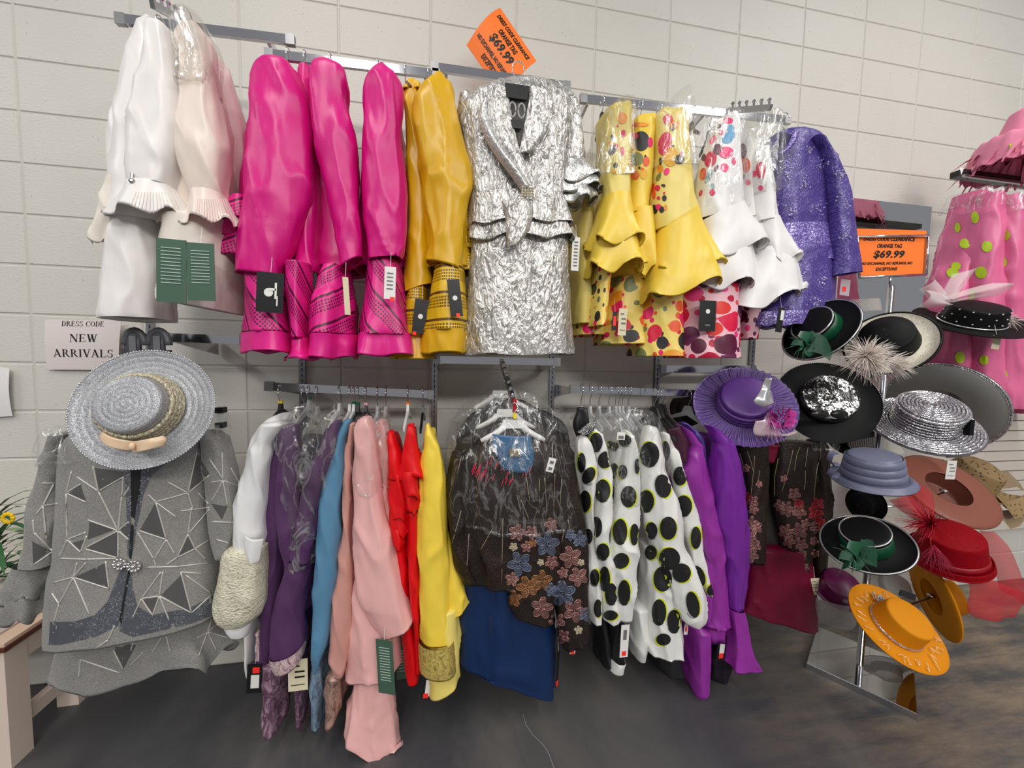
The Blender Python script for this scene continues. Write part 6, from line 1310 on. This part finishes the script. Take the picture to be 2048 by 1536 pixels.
sheet('net_veil', [(1696, 880, 1776, 862), (1700, 896, 1800, 890), (1740, 910, 1812, 906)], -.46, netmat('white_net', (210, 208, 200), 150.0, .16), t, bulge=.03)
sheet('net_veil', [(1690, 600, 1760, 596), (1688, 625, 1766, 622)], -.3, netmat('white_net_b', (226, 222, 214), 150.0, .16), t, bulge=.02)
C = tuple(at(1788, 1172, -.3)); hat('white ringed hat brim behind the mustard hats', C, (-.5, -.6, .5), .12, .06, .05, plain('white_sinamay', (190, 186, 182), .5), plain('white_sinamay_crown', (190, 186, 182), .5), None, rings=.003)
# ------------------------------------------------------------------ hat stand
bx, by = 3.71, -.49
t = thing('hat_stand', (bx, by, 0), 'chrome hat display stand with square mirror base', 'hat stand')
Pc = [atz(1660, 1253, .03), atz(1617, 1322, .03), atz(1832, 1421, .03), atz(1846, 1347, .03)]
c0 = Vector((3.715, -.49, .0)); ux = (Vector((Pc[2].x, Pc[2].y, 0))-Vector((Pc[1].x, Pc[1].y, 0))).normalized(); uy = Vector((-ux.y, ux.x, 0)); Lx, Ly = .185, .185
b = MB(); sq = lambda z, k: [c0+ux*(sx_*Lx*k)+uy*(sy_*Ly*k)+Vector((0, 0, z)) for sx_, sy_ in ((-1, -1), (1, -1), (1, 1), (-1, 1))]
b.hull(sq(.0, 1), sq(.028, 1)); b.build('base', M['steel'], t); b = MB(); b.hull(sq(.028, .99), sq(.031, .985)); b.build('mirror_top', M['mirror'], t)
b = MB(); b.tube([(bx, by, .03), (bx, by, 1.84)], .014, 16); b.build('pole', M['chrome'], t, True)
for (x, y, z), az in (((3.3728, -.72, 1.03), 0), ((3.665, -.68, 1.235), 0), ((3.43, -.72, 1.55), 0), ((3.37, -.72, .76), 0), ((3.43, -.8, .47), 0), ((4.10, -.5, .35), 0), ((4.2, -.45, .86), 0), ((4.17, -.5, 1.69), 0), ((4.02, -.58, .61), 0), ((3.40, -.5, 1.31), 0), ((4.22, -.4, 1.27), 0), ((3.30, -.55, 1.61), 0)):
    b = MB(); b.tube([(bx, by, z-.05), ((bx+x)/2, (by+y)/2, z-.055), (x, y, z-.01)], .0045, 8); b.ball((x, y, z), .018, 10, 6, (1, 1, .5)); b.build('arm', M['chrome'], t, True)
stp = [('NO EXCHANGE', 0)]
b = MB(); b.box(at(1815, 1190, -.56), (.10, .004, .028), Matrix.Rotation(.35, 3, 'Y')); b.build('arm_plate', M['dark_slot'], t)
# sign holder on top of the stand
c6 = [at(1711, 457, -.5), at(1853, 461, -.5), at(1848, 548, -.5), at(1716, 552, -.5)]
def f6(u, v, off=0.0): return (c6[0]*(1-u)+c6[1]*u)*(1-v)+(c6[3]*(1-u)+c6[2]*u)*v+Vector((0, -off, 0))
t = thing('sign_holder', (bx, by, 1.84), 'chrome sign holder with orange price sign on top of the hat stand', 'sign', 'orange clearance signs')
b = MB(); quadsign(b, lambda u, v: f6(u, v), 6); b.build('paper', M['paper_orange'], t)
OR2 = [('DRESS CODE CLEARANCE', .47, .21, .74, .085, .25, .03), ('ORANGE TAG', .47, .36, .36, .09, .25, .03), ('$69.99', .46, .55, .46, .19, .25, .03), ('NO EXCHANGE, NO REFUNDS, NO', .43, .745, .76, .075, .25, .03), ('EXCEPTIONS', .42, .865, .32, .075, .25, .03)]
b = fit_text(OR2, lambda u, v: f6(u, v, .0014)); b.build('lettering', M['ink'], t)['kind'] = 'stuff'
b = MB()
for P in ([(-.01, .19), (1.0, .13)], [(1.0, .13), (1.0, 1.02)], [(1.0, 1.02), (-.01, 1.04)], [(-.01, 1.04), (-.01, .19)]):
    b.tube([f6(*P[0], .008), f6(*P[1], .008)], .0055, 8)
b.build('wire_frame', M['chrome'], t, True)
q = f6(.47, 1.03); b = MB(); b.tube([q, Vector((bx, by, 1.83))], .006, 10); b.tube([Vector((bx, by, 1.78)), Vector((bx, by, 1.85))], .012, 10); b.build('stem', M['chrome'], t, True)
# ------------------------------------------------------------------ pink dresses and pink hat at the right
M['candy'] = satin('candy_pink_satin', (232, 112, 160), .38, .5, .4); LIME = dict(l=plain('print_lime_dot', (182, 208, 28), .5))
def pink(label, body, dts, Y, ry=.1, ph=0.0):
    s = suit(label, body[-1][1], body[-1][0], Y, name='womens_dress', cat='dress'); o = tube('dress_body', body, Y, ry, M['candy'], s, n=48, k=5, amp=.1, ph=ph, wr=.012)
    dots(s, [o], [('l', *d) for d in dts], LIME, 'lime_dot', .004); tube('plastic_cover', [(r[0]-4, r[1]-2, r[2]+2) for r in body[:2]], Y, ry*1.1, M['film'], s, k=5, amp=.08); return s
pink('candy pink dress with lime dots, nearest the mirror', [(388, 1926, 1950), (420, 1915, 1955), (520, 1893, 1945), (600, 1870, 1935), (700, 1868, 1930), (760, 1880, 1930)], [(1930, 487, 11, 10), (1912, 532, 10, 8), (1905, 545, 12, 10), (1920, 715, 10, 12), (1948, 440, 9, 11), (1915, 455, 6, 10)], -.36)
pink('candy pink dress with lime dots, second in the row at the right edge', [(392, 1952, 1980), (430, 1944, 1985), (540, 1926, 1980), (640, 1920, 1975), (760, 1925, 1975), (800, 1930, 1978)], [(1974, 493, 11, 11), (1962, 545, 12, 12), (1950, 435, 8, 12), (1968, 720, 9, 10), (1940, 590, 10, 10), (1965, 780, 10, 10)], -.42, ph=1)
pink('candy pink dress with lime dots, third in the row at the right edge', [(398, 1984, 2010), (440, 1978, 2016), (540, 1972, 2018), (660, 1970, 2020), (790, 1972, 2020), (815, 1975, 2020)], [(1996, 440, 11, 11), (2002, 524, 12, 11), (2010, 470, 10, 11), (1990, 650, 11, 11), (2005, 750, 10, 12), (1995, 600, 9, 10)], -.45, ph=2)
pink('candy pink dress with lime dots cut by the right edge of the picture', [(400, 2014, 2050), (450, 2010, 2060), (560, 2008, 2066), (700, 2010, 2070), (822, 2010, 2075)], [(2040, 450, 9, 11), (2035, 560, 10, 12), (2030, 660, 12, 10), (2036, 760, 11, 12)], -.46, ph=3)
a = at(1912, 352, -.34); c = at(2120, 372, -.34)
t = thing('garment_bracket', tuple(a), 'black notched display bracket above the pink dresses', 'rail arm')
b = MB(); b.box((a+c)/2, ((c-a).length, .05, .03), Matrix.Rotation(.0, 3, 'Y')); b.build('bar', M['black_plastic'], t)
b = MB(); b.box((a+c)/2+Vector((0, -.03, -.022)), ((c-a).length, .012, .012)); b.build('rail_edge', M['steel'], t)
for x in (1922, 1946):
    b = MB(); p = at(x, 344, -.37); b.add([p+Vector((-.014, -.002, .02)), p+Vector((.014, -.002, .02)), p+Vector((0, -.002, -.016))], [(0, 2, 1)]); b.build('notch', M['tag_white'], t)
C = tuple(at(2052, 296, -.45)); A = (.05, -.02, 1)
M['pinkhat'] = satin('pink_organza_petals', (250, 150, 184), .5, .4, .5)
t = hat('pink petal hat with lime trim at the upper right edge', C, A, .2, .12, .17, M['pinkhat'], M['pinkhat'], None, taper=.62, dome=.03, lip=-.1, warp=lambda r, th: .008*sin(17*th)*(r/.2)**2)
for i in range(120):
    th = random.uniform(0, 2*pi); r0 = random.uniform(.11, .16); p = hp(C, A, r0, th, random.uniform(-.02, .03)); q = hp(C, A, r0+random.uniform(.05, .095), th+random.uniform(-.16, .16), random.uniform(-.14, -.06)); w = (q-p).cross(Vector((0, 0, 1))).normalized()*random.uniform(.008, .016)
    ribbonmesh([p, p.lerp(q, .5)+Vector((0, 0, .012)), q], [w*.6, w, w*.35], M['pinkhat'] if i % 9 else LIME['l'], 'petal', t)
b = MB(); b.box(at(2040, 822, -.12), (.3, .16, .012)); b.v = b.v; tagit(b.build('display_shelf', plain('magenta_shelf', (140, 40, 70), .5)), 'magenta shelf edge under the pink dresses', 'shelf')
# ------------------------------------------------------------------ low table and plant, left
M['cream_paint'] = plain('cream_painted_wood', (222, 204, 190), .5); M['brown_trim'] = plain('brown_wood_edge', (92, 44, 34), .4); M['top_wood'] = satin('pale_table_top', (226, 196, 172), .4, .4, .1)
cn = atz(96, 1230, .47); nr = atz(8, 1288, .47)
d = (Vector((nr.x, nr.y, 0))-Vector((cn.x, cn.y, 0))); Lk = d.length; d.normalize(); sd_ = Vector((d.y, -d.x, 0));
if sd_.x > 0: sd_ = -sd_
K = Vector((cn.x, cn.y, 0)); k0, k1 = -.2, Lk
t = thing('low_table', tuple(K+sd_*.25), 'low cream painted table with brown edged top at the left', 'table')
def slab(a_, b_, w0, w1, z0, z1):
    return [K+d*k+sd_*w+Vector((0, 0, z0)) for k, w in ((a_, w0), (b_, w0), (b_, w1), (a_, w1))], [K+d*k+sd_*w+Vector((0, 0, z1)) for k, w in ((a_, w0), (b_, w0), (b_, w1), (a_, w1))]
b = MB(); b.hull(*slab(k0, k1, 0, .75, .458, .47)); b.build('top', M['top_wood'], t)
b = MB(); b.hull(*slab(k0-.002, k1+.006, -.006, .75, .442, .458)); b.build('edge_moulding', M['brown_trim'], t)
b = MB(); b.hull(*slab(k0+.02, k1-.012, .014, .03, .36, .442)); b.build('apron', M['cream_paint'], t)
b = MB(); b.hull(*slab(k1-.03, k1-.012, .02, .74, .36, .442)); b.build('apron', M['cream_paint'], t)
for k, w in ((k0+.01, .012), (k1-.085, .012), (k0+.01, .67), (k1-.085, .67)):
    b = MB(); b.hull(*slab(k, k+.075, w, w+.075, 0, .442)); b.build('leg', M['cream_paint'], t)
b = MB(); b.hull(*slab(k0+.06, k1-.06, .03, .06, .1, .15)); b.build('stretcher', M['cream_paint'], t)
b = MB(); b.hull(*slab(-.1, .13, .06, .36, .4705, .477)); o = b.build('magazine', plain('magazine_cover', (196, 178, 176), .4)); tagit(o, 'magazine with dark red cover art lying on the low table', 'magazine')
b = MB(); b.hull(*slab(-.06, .08, .09, .3, .4772, .478)); b.build('cover_picture', plain('cover_red', (110, 36, 40), .4), o)
pc = at(-10, 1105, -.16)
t = thing('artificial_plant', (pc.x, pc.y, .47), 'green leafy plant with yellow flower on the low table', 'plant')
b = MB(); b.tube([(pc.x, pc.y, .4705), (pc.x, pc.y, .57)], [.05, .062], 16); b.build('pot', plain('pale_pot', (200, 190, 180), .5), t, True)
lm = plain('plant_leaf', (52, 104, 58), .5); lm2 = plain('variegated_leaf', (190, 214, 160), .5)
for i in range(46):
    a_ = random.uniform(-1.2, 1.6); el = random.uniform(-.1, 1.2); L = random.uniform(.16, .28); p = Vector((pc.x, pc.y, .56+.026*(i % 12))); v = Vector((cos(a_)*cos(el), -sin(a_)*cos(el)*.6, sin(el)))
    P = [p+v*(L*u)-Vector((0, 0, .10*u*u)) for u in (0, .35, .7, 1)]; w = v.cross(Vector((0, 0, 1))).normalized()*.011
    ribbonmesh(P, [w*.4, w, w*.8, w*.1], lm if i % 4 else lm2, 'leaf', t)
for dx, dz in ((.10, .40), (.14, .2), (.06, .22)):
    b = MB()
    for i in range(9):
        a_ = i*.7; c = Vector((pc.x+dx, pc.y-.05, .44+dz)); b.ball(c+Vector((.016*cos(a_), -.004, .016*sin(a_))), .009, 6, 4, (1, .5, 1))
    b.build('flower', plain('yellow_petal', (244, 200, 20), .5) if dz > .3 else plain('white_petal', (228, 236, 228), .5), t, True)
